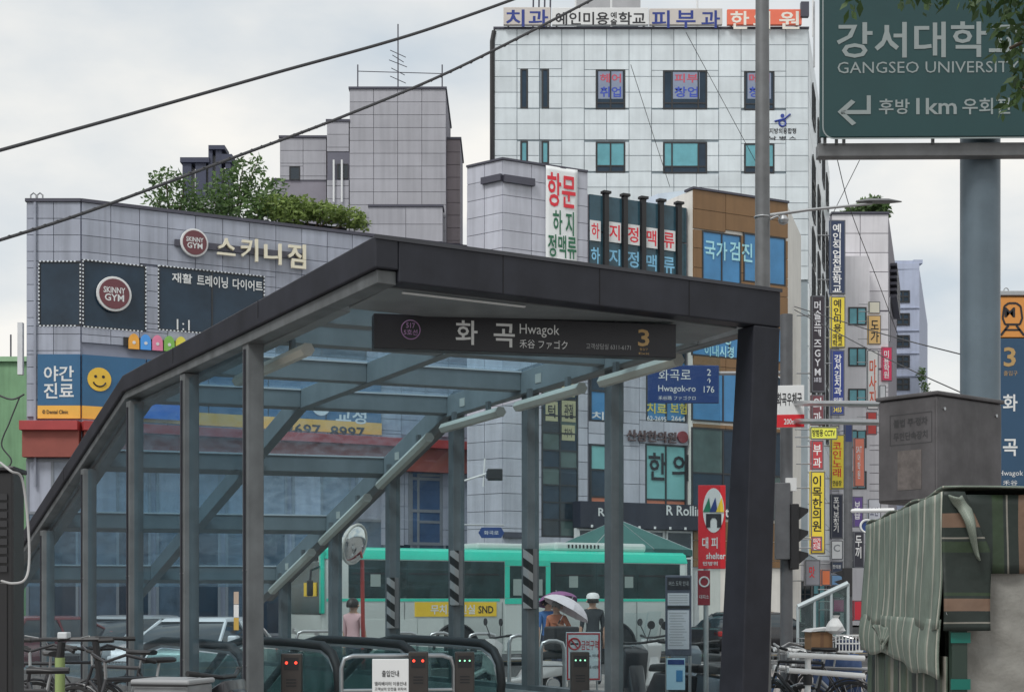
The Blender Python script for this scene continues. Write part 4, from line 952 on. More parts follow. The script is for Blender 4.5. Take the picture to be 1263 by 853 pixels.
MB().box(4.6, 6.6, .45, 1.95, BH+.015, BH+.2).build('roof_unit', BWH, bus, BUF, .06)
MB().box(7.0, 10.0, .4, 2.0, BH+.015, BH+.26).build('air_conditioner', BWH, bus, BUF, .08)
for i in range(9): ubox('vent_slot', BLK, bus, BUF, 7.4+i*.12, 7.45+i*.12, .39, .41, BH+.1, BH+.2)
for i in range(4): ubox('skirt_panel', BWH, bus, BUF, .3+i*.78, 1.05+i*.78, -.014, .0, BZ+.38, 1.15)
for x in (8.35, 9.0, 7.2, 1.3): MB().box(x, x+.28, -.022, -.0165, 2.0, 2.35).build('window_sticker', mat('paper_dull', (.3, .36, .34), .6), bus, BUF)
for x in (.72, 2.25, 5.12, 6.68, 9.4): ubox('body_seam', BLK, bus, BUF, x, x+.012, -.0135, -.0125, BZ+.4, 1.6)
# front end
MB().box(-.02, .03, .12, 2.28, 1.28, 2.62).build('windscreen', BWIN, bus, BUF, .02)
MB().box(-.03, .0, .3, 2.1, 2.66, 2.9).build('route_display', BLK, bus, BUF); MB().box(-.045, -.021, .35, 1.25, 1.75, 2.1).build('route_card', YAD, bus, BUF)
MB().box(-.045, -.021, .2, 2.2, BZ+.45, .75).build('bumper', BWH, bus, BUF, .03)
for y in (.35, 2.05): MB().tube([(-.04, y, .78), (.0, y, .78)], .13, 16).build('headlight', ALU, bus, BUF)
MB().box(-.05, .05, -.03, .14, 1.3, 2.95).build('corner_pillar', GRNB, bus, BUF, .03)
MB().tube([(-.05, .1, 2.5), (-.35, -.1, 2.4), (-.38, -.12, 2.15)], .03, 6).build('mirror_arm', BLK, bus, BUF); MB().box(-.46, -.32, -.2, -.05, 1.75, 2.15).build('mirror', BLK, bus, BUF, .03)

# ---------------------------------------------------------------- cars
CGL = mat('car_glass', (.03, .045, .055), .06, var=.1, spec=.7)
HL = mat('lamp_clear', (.6, .62, .64), .15, var=.05); TLR = mat('lamp_red', (.4, .02, .02), .25)
def car(lab, px, D, paint, flip, yaw=SY, grp='cars waiting on the street', suv=0):
    f = Fr(px, D, yaw+(math.pi if flip else 0))
    t = thing('parked_car' if False else 'car', lab, 'car', f, (0, 0, BZ), grp)
    z0 = BZ; hw = .9; k = 1+.12*suv
    st_ = [(-2.25, .55, .72, .80), (-2.15, .32, .86, .86), (-1.6, .22, .95, .9), (-.9, .2, .98, .9), (.0, .2, .97, .9), (.8, .2, .98, .9), (1.5, .22, .96, .9), (2.0, .3, .98, .86), (2.2, .5, .9, .8)]
    rings = []
    for x, zb, zt2, w in st_:
        zt2 *= k
        rings.append([(x, -w*.92, z0+zb), (x, w*.92, z0+zb), (x, w, z0+zb+.12), (x, w*1.0, z0+zt2-.2), (x, w*.94, z0+zt2), (x, -w*.94, z0+zt2), (x, -w, z0+zt2-.2), (x, -w, z0+zb+.12)])
    MB().loft(rings).build('body', paint, t, f, smooth=True)
    zr2 = z0+1.42*k; zb2 = z0+.96*k
    def ring(z, xa, xb, w): return [(xa, -w, z), (xb, -w, z), (xb, w, z), (xa, w, z)]
    cab = MB().loft([ring(zb2-.03, -1.15, 1.95, .83), ring(zb2+.2, -.75, 1.75, .76), ring(zr2-.06, -.25, 1.35, .64)]).build('cabin_glass', CGL, t, f, .03, smooth=True)
    MB().loft([ring(zr2-.075, -.32, 1.42, .655), ring(zr2-.01, -.2, 1.3, .61), ring(zr2+.012, .0, 1.1, .5)]).build('roof', paint, t, f, .02, smooth=True)
    for sgn in (-1, 1):
        for a, b in (((-1.17, zb2-.03, .845), (-.3, zr2-.07, .655)), ((.45, zb2-.03, .845), (.5, zr2-.07, .66)), ((1.92, zb2-.03, .83), (1.38, zr2-.07, .655))):
            MB().tube([(a[0], sgn*a[2], a[1]), (b[0], sgn*b[2], b[1])], .035, 6).build('pillar', paint, t, f)
        for x in (-1.38, 1.32):
            w_ = MB().torus((x, sgn*.8, z0+.32), 'y', .225, .1, 22, 8).build('wheel', RUB, t, f, smooth=True); MB().cyl((x, sgn*.85, z0+.32), 'y', .2, .1, 16).build('rim', ALU, w_, f)
        MB().box(-2.22, -1.98, sgn*.72-.14, sgn*.72+.14, z0+.62, z0+.76).build('headlight', HL, t, f, .03); MB().box(2.06, 2.2, sgn*.7-.14, sgn*.7+.14, z0+.7, z0+.86).build('tail_light', TLR, t, f, .03)
        MB().box(-.85, -.65, sgn*.98-.09, sgn*.98+.09, zb2, zb2+.14).build('wing_mirror', paint, t, f, .03)
    MB().box(-2.27, -2.2, -.5, .5, z0+.45, z0+.62).build('grille', BLK, t, f, .01); MB().box(-2.285, -2.26, -.26, .26, z0+.34, z0+.45).build('number_plate', WHT, t, f)
PW = mat('car_white', (.72, .74, .76), .25, var=.04, coat=.6); PR = mat('car_dark_red', (.16, .02, .03), .25, var=.05, coat=.6); PS = mat('car_silver', (.42, .45, .47), .28, .5, var=.05, coat=.5); PK = mat('car_black', (.02, .02, .023), .25, var=.05, coat=.6)
car('white car nearest the entrance glass, seen between the second and third left posts', 245, 29.5, PW, False, math.radians(80))
car('white car further left behind the thin left posts', 150, 34, PS, False, math.radians(70))
car('dark red car at the left end behind the lowest canopy posts', 66, 33, PR, True, math.radians(60))
car('black car behind the bus tail on the right of the street', 940, 47, PK, True)

# ---------------------------------------------------------------- people
SKIN = mat('skin', (.45, .28, .2), .55, var=.06); HAIR = mat('hair_black', (.015, .013, .012), .5, var=.1); HAIRG = mat('hair_grey', (.22, .21, .2), .6, var=.2)
def person(lab, px, D, top_m, leg_m, hair_m, yaw=0, rh=None, lh=None, h=1.66, stride=.12, hat=None, zb=0.0, lean=0.0):
    """one skinned body; rh / lh are hand targets in body coordinates (x right, y away, z up)"""
    f = Fr(px, D, yaw); k = h/1.7
    V, E, R = [], [], []
    def v(p, r, par=None):
        V.append(Vector(p)*k); R.append(r*k)
        if par is not None: E.append((par, len(V)-1))
        return len(V)-1
    pel = v((0, 0, .93), .135); wst = v((0, -lean*.3, 1.08), .125, pel); ch = v((0, -lean*.7, 1.27), .15, wst); up = v((0, -lean, 1.40), .115, ch); nk = v((0, -lean, 1.475), .055, up)
    hd0 = v((0, -lean-.01, 1.53), .07, nk); hd1 = v((0, -lean-.015, 1.60), .094, hd0); hd2 = v((0, -lean-.005, 1.67), .07, hd1)
    for s, hand in ((1, rh), (-1, lh)):
        sh = v((s*.17, -lean+.0, 1.395), .062, up)
        hand = Vector(hand) if hand else Vector((s*.25, -.06, .80))
        a = Vector((s*.17, -lean, 1.395)); mid = (a+hand)/2; L = (hand-a).length; bend = math.sqrt(max(.0, .285**2-(L/2)**2)) if L < .57 else 0
        el = mid+Vector((s*.5, .55, -.65)).normalized()*bend
        e = v(el, .045, sh); w = v(hand, .03, e); hh = v(hand+(hand-el).normalized()*.08, .034, w)
        for q in range(4):
            b_ = v(hand+(hand-el).normalized()*.1+Vector((.012*(q-1.5)*2, 0, 0)), .009, hh); v(hand+(hand-el).normalized()*.155+Vector((.012*(q-1.5)*2, -.02, 0)), .008, b_)
        b_ = v(hand+(hand-el).normalized()*.06+Vector((-s*.035, -.02, 0)), .010, w); v(hand+(hand-el).normalized()*.1+Vector((-s*.05, -.035, 0)), .008, b_)
        hp = v((s*.095, 0, .88), .095, pel); kn = v((s*.10, -s*stride*.6-.02, .49), .062, hp); an_ = v((s*.10, -s*stride+.03, .10), .042, kn); v((s*.115, -s*stride-.1, .045), .035, an_)
    me = bpy.data.meshes.new('body'); me.from_pydata([tuple(q) for q in V], E, []); ob = bpy.data.objects.new('body', me); col.objects.link(ob)
    ob.modifiers.new('skin', 'SKIN'); md = ob.modifiers.new('sub', 'SUBSURF'); md.levels = 2; md.render_levels = 2
    for i, sv in enumerate(me.skin_vertices[0].data): sv.radius = (R[i], R[i]*(.72 if i in (wst, ch) else .95)); sv.use_root = (i == 0)
    dg = bpy.context.evaluated_depsgraph_get(); nm = bpy.data.meshes.new_from_object(ob.evaluated_get(dg)); bpy.data.objects.remove(ob)
    nm.name = 'body'
    for mm in (SKIN, top_m, leg_m, BLK): nm.materials.append(mm)
    for p in nm.polygons:
        c = p.center/k
        out = abs(c.x) > .2 and c.z > .7
        p.material_index = 3 if c.z < .085 else 2 if c.z < .95 and not out else 1 if (c.z < 1.455 and not (out and (c-Vector((0, 0, 1.4))).length > .36)) else 0
        p.use_smooth = True
    t = thing('person', lab, 'person', f, (0, 0, zb))
    b_ = bpy.data.objects.new('body', nm); link(b_, t, f.M @ Matrix.Translation((0, 0, zb)))
    MZ = f.M @ Matrix.Translation((0, 0, zb))
    hc = Vector((0, -lean-.005, 1.615))*k
    rings = []
    for i in range(9):
        th = math.pi*(.02+.62*i/8); rings.append([tuple(hc+Vector((.112*math.sin(th)*math.cos(a_), .03*math.sin(th)*0+.122*math.sin(th)*math.sin(a_)+.022+.02*(i/8), .125*math.cos(th)))*k) for a_ in [2*math.pi*j/18 for j in range(18)]])
    MB().loft(rings).build('hair', hair_m, b_, None, M=MZ, smooth=True)
    for sx in (-1, 1):
        MB().tube([hc+Vector((sx*.034, -.088, -.005))*k, hc+Vector((sx*.034, -.1, -.005))*k], .012*k, 8).build('eye', BLK, b_, None, M=MZ); MB().tube([hc+Vector((sx*.1, .0, -.03))*k, hc+Vector((sx*.113, .01, -.01))*k], .02*k, 8).build('ear', SKIN, b_, None, M=MZ)
    MB().tube([hc+Vector((0, -.095, .0))*k, hc+Vector((0, -.12, -.035))*k], [.008*k, .016*k], 8).build('nose', SKIN, b_, None, M=MZ); MB().box(-.025*k, .025*k, hc.y-.1*k, hc.y-.09*k, hc.z-.075*k, hc.z-.065*k).build('mouth', mat('lips', (.35, .12, .1), .5), b_, None, M=MZ)
    if hat:
        MB().loft([[tuple(hc+Vector((.125*r_*math.cos(a_), .02+.135*r_*math.sin(a_), zz))*k) for a_ in [2*math.pi*j/18 for j in range(18)]] for r_, zz in ((1, .03), (.98, .08), (.8, .125), (.3, .145))]).build('cap', hat, b_, None, M=MZ, smooth=True)
        MB().box(-.08*k, .08*k, hc.y-.22*k, hc.y-.1*k, hc.z+.03*k, hc.z+.045*k).build('cap_brim', hat, b_, None, M=MZ, bevel=.004)
    return f, t
PINK = mat('shirt_pink', (.55, .36, .38), .8, var=.1); JEAN = mat('trousers_navy', (.04, .05, .08), .8, var=.1); ORS = mat('shirt_rust', (.42, .16, .09), .8, var=.1); DKS = mat('shirt_black', (.03, .035, .04), .8, var=.1); BLS = mat('shirt_blue', (.05, .14, .35), .8, var=.1)
person('person in a pink shirt with black hair walking past the red mirror pole', 436, 27, PINK, JEAN, HAIR, math.radians(150), h=1.64)
f1, p1_ = person('person in a rust shirt with grey hair under the white umbrella', 688, 28.5, ORS, JEAN, HAIRG, math.radians(-30), rh=(.2, -.3, 1.25), lean=.05, h=1.6)
f2, p2_ = person('person in a blue shirt under the purple umbrella', 676, 31, BLS, JEAN, HAIR, math.radians(20), rh=(.16, -.25, 1.25), h=1.66)
person('person in black wearing a white cap right of the white umbrella', 731, 29.5, DKS, JEAN, HAIR, math.radians(190), hat=WHT, h=1.72)
def umbrella(lab, px, ytop, D, R, m, tilt, hand):
    tip = P(px, ytop, D); hnd = Vector(hand); ax = (tip-hnd).normalized()
    q = ax.to_track_quat('Z', 'Y').to_matrix().to_4x4(); M = Matrix.Translation(hnd) @ q; H = (tip-hnd).length
    o = bpy.data.objects.new('umbrella', None); link(o, None, M); tagp(o, lab, 'umbrella', 'open umbrellas')
    rings = []
    for i in range(7):
        a = i/6; r = R*math.sin(a*1.25)/math.sin(1.25); z = H-.03-.30*R/.5*(1-math.cos(a*1.35))
        rings.append([(max(r, .004)*math.cos(w)*(1-.05*a*(j % 2)), max(r, .004)*math.sin(w)*(1-.05*a*(j % 2)), z+.0) for j, w in enumerate([2*math.pi*j/16 for j in range(16)])])
    c = MB().loft(rings, caps=False).build('canopy', m, o, None, M=M); md = c.modifiers.new('t', 'SOLIDIFY'); md.thickness = .004
    MB().tube([(0, 0, -.08), (0, 0, H+.03)], .007, 8).build('shaft', ALU, o, None, M=M); MB().tube([(0, 0, -.12), (0, 0, .02)], .014, 8).build('handle', BLK, o, None, M=M)
    for j in range(8):
        w = 2*math.pi*j/8
        MB().tube([(rings[i][2*j][0]*.98, rings[i][2*j][1]*.98, rings[i][2*j][2]-.01) for i in (0, 2, 4, 6)], .003, 5).build('rib', ALU, o, None, M=M)
umbrella('open white umbrella tilted to the right above the grey haired person', 706, 737, 28.2, .48, mat('umbrella_white', (.62, .58, .62), .7, var=.05), 0, f1.M @ Vector((.2, -.3, 1.25)))
umbrella('open purple umbrella behind the white umbrella', 686, 729, 31, .42, mat('umbrella_purple', (.24, .09, .22), .7, var=.05), 0, f2.M @ Vector((.16, -.25, 1.25)))

# ---------------------------------------------------------------- street furniture beyond the right glass wall
for px0, px1, y, D, lab in ((366, 432, 778, 29, 'steel hoop barrier left of the red mirror pole'), (476, 515, 780, 28, 'narrow steel hoop barrier right of the red mirror pole'), (530, 556, 780, 28, 'steel hoop barrier in front of the bus wheel'),
                            (578, 612, 781, 27, 'steel hoop barrier under the bus door'), (628, 652, 783, 23, 'steel hoop barrier at the rounded handrail end'), (667, 696, 790, 22, 'steel hoop barrier left of the no smoking board')):
    hoop(px0, px1, y, D, lab, 'hoop_barrier', .03, 0, 'barrier')
MF = Fr(449, 24, 0)
t = thing('convex_mirror', 'round convex street mirror on a red pole', 'mirror', MF, (0, 0, 0))
REDP = mat('red_pole', (.42, .06, .05), .45, var=.12, scale=5)
MB().tube([(0, 0, 0), (-.03, 0, MF.z(0, 690))], .032, 10).build('pole', REDP, t, MF)
s = MF.s(438); z = MF.z(0, 671); q = Matrix.Translation((s, -.08, z)) @ Matrix.Rotation(math.radians(63), 4, 'Z') @ Matrix.Rotation(math.radians(14), 4, 'X')
rings = [[(r_*math.cos(w), y_, r_*math.sin(w)) for w in [2*math.pi*j/24 for j in range(24)]] for r_, y_ in ((.30, .06), (.30, .0), (.27, -.03), (.2, -.06), (.1, -.08), (.01, -.085))]
MB().loft(rings).build('mirror_face', mat('mirror', (.7, .72, .72), .08, 1.0, var=.05), t, None, M=MF.M @ q, smooth=True)
MB().torus((0, .0, 0), 'y', .31, .022, 28, 8).build('rim', mat('mirror_rim', (.6, .6, .56), .5), t, None, M=MF.M @ q)
MB().tube([(-.03, 0, MF.z(0, 688)), (s+.05, -.0, z)], .02, 8).build('arm', REDP, t, MF)
# street name sign, blue, on its own slim pole
QF = Fr(842, 19.2, math.radians(3))
t = thing('street_name_sign', 'blue street name plate with white lettering hung behind the right glass wall', 'sign', QF, (0, 0, QF.z(0, 497)))
BLU = mat('road_sign_blue', C(34, 60, 116, 1.1), .35, var=.06)
b_ = pbox('plate', BLU, t, QF, 799, 450, 887, 497, 0, .03, .01)
for s, x0, y0, x1, y1 in (('화곡로', 812, 455, 852, 469), ('Hwagok-ro', 812, 475, 858, 485), ('禾谷路 ファゴクロ', 812, 488, 858, 493), ('2', 872, 455, 877, 463), ('↑', 872, 466, 877, 473), ('176', 868, 476, 881, 484)):
    ptext(s, TXW, b_, QF, x0, y0, x1, y1, -.004, bold=.0)
MB().tube([(QF.s(803), .06, QF.z(0, 460)), (QF.s(968), .06, QF.z(0, 458))], .025, 10).build('arm', ALU, t, QF)
KF2 = Fr(606, 34, 0)
t = thing('direction_sign', 'small blue pointed direction sign on a grey pole above the bus', 'sign', KF2, (0, 0, 0))
r = KF2.rect(590, 650, 622, 663); c_ = (r[1]+r[3])/2
MB().prism([(r[0], c_), (r[0]+.07, r[3]), (r[2]-.07, r[3]), (r[2], c_), (r[2]-.07, r[1]), (r[0]+.07, r[1])], 'y', 0, .03).build('plate', BLU, t, KF2)
ptext('화곡로', TXW, t, KF2, 597, 654, 615, 659, -.004, bold=.0)
MB().tube([(KF2.s(564), .06, r[3]+.06), (r[2], .06, r[3]+.05)], .018, 8).build('arm', ALU, t, KF2); MB().tube([(KF2.s(564), .06, 0), (KF2.s(564), .06, r[3]+.1)], .03, 8).build('pole', ALU, t, KF2)
VF = Fr(600, 30, 0)
t = thing('security_camera', 'black security camera with a white bracket on a thin mast above the bus', 'camera', VF, (0, 0, VF.z(0, 590)))
MB().tube([(VF.s(566), .1, 0), (VF.s(566), .1, VF.z(0, 570))], .03, 8).build('mast', ALU, t, VF)
MB().tube([(VF.s(566), .1, VF.z(0, 594)), (VF.s(604), -.05, VF.z(0, 583))], .02, 6).build('bracket', WHT, t, VF); MB().tube([(VF.s(598), 0, VF.z(0, 565)), (VF.s(596), 0, VF.z(0, 600))], .016, 6).build('bracket', WHT, t, VF)
r = VF.rect(601, 578, 620, 592); MB().box(r[0], r[2], -.1, .12, r[1], r[3]).build('housing', BLK, t, VF, .02); MB().tube([(r[0]-.02, 0, (r[1]+r[3])/2), (r[0], 0, (r[1]+r[3])/2)], .08, 12).build('lens', DGL, t, VF)
# shelter sign, red
UF = Fr(877, 18, math.radians(4))
t = thing('shelter_sign', 'tall red shelter sign with a white oval emblem beside the front leg', 'sign', UF, (0, 0, 0))
RS = mat('sign_red', C(188, 34, 44), .4, var=.06); RS2 = mat('sign_dark_red', C(130, 28, 40), .4, var=.06)
b_ = pbox('plate', RS, t, UF, 861.5, 598, 895, 701, 0, .03, .006); b2 = pbox('lower_plate', RS2, t, UF, 861, 703, 876, 746, 0, .03, .006)
s = UF.s(880); z = UF.z(0, 629); MB().loft([[(s+.125*math.cos(a_), y_, z+.26*math.sin(a_)) for a_ in [2*math.pi*j/28 for j in range(28)]] for y_ in (-.006, -.001)]).build('oval', WHT, b_, UF)
for i, c in enumerate(((30, 110, 80), (30, 50, 110), (225, 180, 50))):
    x = s-.075+i*.075; MB().prism([(x-.05, z-.02), (x+.045, z-.02), (x+.02, z+.15)], 'y', -.012-.002*i, -.007-.002*i).build('roof_mark', mat('mark_%d%d%d' % c, C(*c), .5), b_, UF)
MB().prism([(s-.09, z-.2), (s-.04, z-.2), (s-.04, z-.12), (s-.02, z-.09), (s+.02, z-.09), (s+.04, z-.12), (s+.04, z-.2), (s+.09, z-.2), (s+.09, z-.04), (s-.09, z-.04)], 'y', -.012, -.007).build('arch_mark', TXK, b_, UF)
for s_, x0, y0, x1, y1 in (('대 피', 866, 662, 885, 676), ('shelter', 871, 681, 895, 689), ('민방위', 867, 692, 885, 697)): ptext(s_, TXW, b_, UF, x0, y0, x1, y1, -.004, bold=.02)
s = UF.s(868.5); z = UF.z(0, 717); MB().torus((s, -.004, z), 'y', .055, .01, 18, 5).build('ring_mark', WHT, b2, UF); ptext('대피소', TXW, b2, UF, 862.5, 733, 874.5, 738, -.004, bold=.0)
MB().tube([(UF.s(872), .06, 0), (UF.s(872), .06, UF.z(0, 600))], .03, 8).build('pole', ALU, t, UF)
# bus stop panel
OF = Fr(837, 19.5, math.radians(-6))
t = thing('bus_stop_panel', 'slim dark information panel with two white timetables and a pale notice below', 'information panel', OF, (0, 0, 0))
b_ = pbox('frame', mat('panel_frame', C(72, 76, 88), .4, .3), t, OF, 820.5, 709, 853, 808, 0, .06, .01); pbox('header', SIGNB, b_, OF, 823, 712, 851, 727, -.006, -.001); ptext('버스 도착 안내', TXGREY, b_, OF, 825, 716, 849, 722, -.01, bold=0)
PAP = mat('timetable_paper', C(165, 168, 175), .5, var=.08)
pbox('timetable', PAP, b_, OF, 823.5, 731, 850, 746, -.006, -.001); pbox('timetable', PAP, b_, OF, 823.5, 752, 850, 800, -.006, -.001); pbox('stripe', BLK, b_, OF, 823, 747, 851, 750, -.006, -.001)
m = MB()
for i in range(4): a = OF.rect(825, 733+i*3, 848, 734.2+i*3); m.box(a[0], a[2], -.0085, -.0065, a[1], a[3])
for i in range(13): a = OF.rect(825+(i % 2)*1.5, 755+i*3.3, 847-(i*5 % 7), 756.2+i*3.3); m.box(a[0], a[2], -.0085, -.0065, a[1], a[3])
o = m.build('print_lines', TXGREY, b_, OF); o['kind'] = 'stuff'
pn = pbox('lower_notice', mat('notice_pale', C(160, 190, 205), .5), t, OF, 822, 811, 845, 850, 0, .012); pbox('notice_band', BLU, pn, OF, 823.5, 813, 844, 819, -.005, -.001); pbox('notice_figure', BLUEF, pn, OF, 834, 826, 842, 840, -.005, -.001)
for x in (822.5, 851): MB().tube([(OF.s(x), .07, 0), (OF.s(x), .07, OF.z(0, 711))], .02, 8).build('leg', ALU, t, OF)
# green market parasol behind the bus
ZF = Fr(762, 50, 0)
t = thing('market_parasol', 'wide dark green market parasol rising behind the bus roof', 'parasol', ZF, (0, 0, 0))
za, zb_ = ZF.z(0, 640), ZF.z(0, 679); R_ = (ZF.s(858)-ZF.s(668))/2
PG = mat('parasol_green', C(48, 88, 84), .7, var=.12)
ring1 = [(R_*math.cos(w), R_*math.sin(w), zb_) for w in [2*math.pi*(j+.5)/8 for j in range(8)]]
for j in range(8):
    a, b = ring1[j], ring1[(j+1) % 8]
    MB().quad((0, 0, za), a, b).quad(a, b, (b[0], b[1], zb_-.2), (a[0], a[1], zb_-.2)).build('canopy_panel', PG, t, ZF)
    MB().tube([(0, 0, za-.02), (a[0], a[1], zb_-.02)], .025, 5).build('rib', ALU, t, ZF)
MB().tube([(0, 0, 0), (0, 0, za+.1)], .05, 8).build('pole', ALU, t, ZF)
# motor scooters parked behind the right glass wall
def moped(lab, px, D, yaw, paint, box=None, wind=False, zb=0.0, mirrors=True):
    f = Fr(px, D, yaw); t = thing('motor_scooter', lab, 'motor scooter', f, (0, 0, zb), 'parked motor scooters')
    for x in (-.62, .62):
        w_ = MB().torus((x, 0, zb+.24), 'y', .19, .055, 22, 8).build('wheel', RUB, t, f, smooth=True); MB().cyl((x, 0, zb+.24), 'y', .11, .06, 14).build('rim', ALU, w_, f)
    b = lambda pts, w, nm, m, bev=.03: MB().prism([(p, zb+q) for p, q in pts], 'y', -w, w).build(nm, m, t, f, bev, smooth=True)
    b([(-.5, .25), (.2, .25), (.35, .35), (.9, .42), (.95, .62), (.2, .66), (.0, .38), (-.3, .34), (-.42, .85), (-.55, .95), (-.6, .85)], .13, 'body', paint)
    b([(-.60, .45), (-.44, .4), (-.36, .92), (-.52, 1.02)], .2, 'front_shield', paint)
    b([(.05, .66), (.95, .68), (.98, .78), (.6, .8), (.1, .76)], .13, 'seat', BLK)
    b([(-.86, .36), (-.62, .48), (-.4, .42), (-.4, .46), (-.62, .54), (-.88, .42)], .07, 'mudguard', paint, .01)
    MB().tube([(-.62, .0, zb+.24), (-.46, 0, zb+1.0)], .03, 8).build('fork', ALU, t, f)
    h = MB().tube([(-.38, -.34, zb+1.06), (-.46, -.12, zb+1.03), (-.46, .12, zb+1.03), (-.38, .34, zb+1.06)], .018, 8).build('handlebar', BLK, t, f)
    for s in (-1, 1):
        if mirrors: MB().tube([(-.42, s*.2, zb+1.05), (-.46, s*.3, zb+1.25)], .008, 6).build('mirror_stem', BLK, h, f)
        if mirrors: MB().tube([(-.47, s*.3, zb+1.28), (-.45, s*.3, zb+1.28)], .06, 14).build('mirror', BLK, h, f)
        MB().tube([(-.38, s*.34, zb+1.06), (-.34, s*.44, zb+1.07)], .022, 8).build('grip', RUB, h, f)
    MB().tube([(-.62, 0, zb+.82), (-.55, 0, zb+.84)], .08, 14).build('headlight', HL, t, f)
    if wind: MB().loft([[(-.5+.12*u, -.2+.4*v, zb+1.0+.45*u) for v in (0, .3, .7, 1)] for u in (0, .5, 1)], closed=False, caps=False).build('windscreen', WGL, t, f)
    if box: MB().box(.55, 1.0, -.22, .22, zb+.8, zb+1.2).build('delivery_box', box, t, f, .03)
    MB().tube([(.1, .1, zb+.3), (.18, .25, zb+.02)], .012, 6).build('kick_stand', ALU, t, f)
PWH = mat('scooter_white', (.5, .5, .5), .35, var=.05, coat=.4); PBK = mat('scooter_black', (.03, .03, .035), .3, var=.05, coat=.4); PBL = mat('scooter_grey_blue', (.12, .15, .18), .3, var=.05, coat=.4)
moped('black motor scooter with a clear windscreen right of the fourth glass post', 805, 21, math.radians(-60), PBK, wind=True)
moped('grey blue motor scooter beside the bus stop panel', 862, 20.5, math.radians(-75), PBL, wind=False)
moped('white motor scooter behind the bus stop panel', 832, 24.5, math.radians(-40), PWH, wind=True)
moped('white motor scooter with a dark box behind the no smoking board', 640, 25, math.radians(25), PWH, box=BLK)
# ---------------------------------------------------------------- tall lamp post
JF = Fr(940, 16.5, 0)
POLE = mat('galvanised', (.17, .175, .18), .5, .3, var=.2, scale=5, streak=.2)
t = thing('street_lamp', 'tall grey street lamp post rising behind the canopy corner with a long arm', 'street lamp', JF, (0, 0, 0))
MB().tube([(0, 0, 0), (.005, 0, 4), (.0, 0, 9.5)], [.1, .085, .068], 16).build('post', POLE, t, JF, smooth=True)
za = JF.z(0, 266)
MB().tube([(.05, 0, za), (.5, -.01, za+.06), (JF.s(1075), -.03, JF.z(0, 252))], [.02, .016, .014], 8).build('arm', ALU, t, JF, smooth=True)
h0, h1 = JF.s(1056), JF.s(1112); zh = JF.z(0, 249)
MB().loft([[(h0+(h1-h0)*a, .07*w*math.cos(q), zh+.035*h*math.sin(q)*(.35 if math.sin(q) < 0 else 1)) for q in [2*math.pi*j/12 for j in range(12)]] for a, w, h in ((0, .3, .4), (.25, 1, 1), (.7, 1, .9), (1, .25, .2))]).build('lamp_head', POLE, t, JF, smooth=True)
MB().tube([(.06, -.02, JF.z(0, 272)), (.16, -.05, JF.z(0, 268)), (JF.s(962), -.06, JF.z(0, 274))], .012, 6).build('camera_arm', ALU, t, JF); MB().loft([[(JF.s(965)+.06*r_*math.cos(q), -.06+.06*r_*math.sin(q), z_) for q in [2*math.pi*j/12 for j in range(12)]] for r_, z_ in ((.6, JF.z(0, 268)), (1, JF.z(0, 273)), (.8, JF.z(0, 277)), (.2, JF.z(0, 279)))]).build('camera_dome', ALU, t, JF, smooth=True)
MB().torus((0, 0, JF.z(0, 268)), 'z', .078, .012, 16, 6).build('clamp', ALU, t, JF); MB().torus((0, 0, JF.z(0, 380)), 'z', .088, .012, 16, 6).build('clamp', ALU, t, JF)

# ---------------------------------------------------------------- green road sign on its big column
RF = Fr(1213, 13.5, math.radians(-1))
RG = mat('road_sign_green', (.009, .048, .051), .45, var=.08, scale=2)
RT = mat('reflective_grey', (.25, .29, .29), .45, var=.05)
t = thing('road_sign', 'large green road sign with white lettering and turn arrow at the upper right', 'sign', RF, (0, 0, RF.z(0, 182)))
r = RF.rect(1004, -60, 1420, 180); pl = MB().box(r[0], r[2], -.28, -.25, r[1], r[3]).build('plate', RG, t, RF, .006)
for s, x0, y0, x1, y1, bd in (('강서대학교', 1032, 27, 1263, 71, .015), ('GANGSEO UNIVERSITY', 1033, 76, 1257, 90, .0), ('후방', 1084, 122, 1122, 141, .015), ('1km', 1130, 121, 1180, 141, .015), ('우회전', 1187, 121, 1246, 141, .015)):
    ptext(s, RT, pl, RF, x0, y0, x1, y1, -.285, bold=bd)
m = MB(); b0 = RF.rect(1015, -48, 1409, 170, -.285); w = .011; R0 = .1
path = []
for (cx2, cz2, a0) in ((b0[2]-R0, b0[3]-R0, 0), (b0[0]+R0, b0[3]-R0, 90), (b0[0]+R0, b0[1]+R0, 180), (b0[2]-R0, b0[1]+R0, 270)):
    for k in range(7): a_ = math.radians(a0+k*15); path.append((cx2+R0*math.cos(a_), cz2+R0*math.sin(a_)))
path.append(path[0])
def band(pts, w, y0, y1, name, mm, parent, fr):
    m = MB()
    for (a, b) in zip(pts, pts[1:]):
        d = Vector((b[0]-a[0], b[1]-a[1])); L = d.length
        if L < 1e-6: continue
        n = Vector((-d.y, d.x))/L*w/2
        m.quad((a[0]+n.x, y0, a[1]+n.y), (b[0]+n.x, y0, b[1]+n.y), (b[0]-n.x, y0, b[1]-n.y), (a[0]-n.x, y0, a[1]-n.y))
    return m.build(name, mm, parent, fr)
band(path, .012, -.284, 0, 'border', RT, pl, RF)
q = lambda x, y: (RF.s(x, -.285), RF.z(0, y, -.285))
ar = MB()
for pts in ([(1069, 117), (1074, 117), (1074, 140), (1069, 140)], [(1037, 135), (1069, 135), (1069, 140), (1037, 140)], [(1033, 137), (1050, 122), (1055, 125), (1041, 138)], [(1033, 137), (1041, 137.5), (1056, 151), (1051, 154)]):
    ar.quad(*[(q(x, y)[0], -.286, q(x, y)[1]) for x, y in pts])
ar.build('arrow', RT, pl, RF)
BLG = mat('column_blue_grey', (.13, .175, .21), .45, .2, var=.14, scale=3, streak=.15)
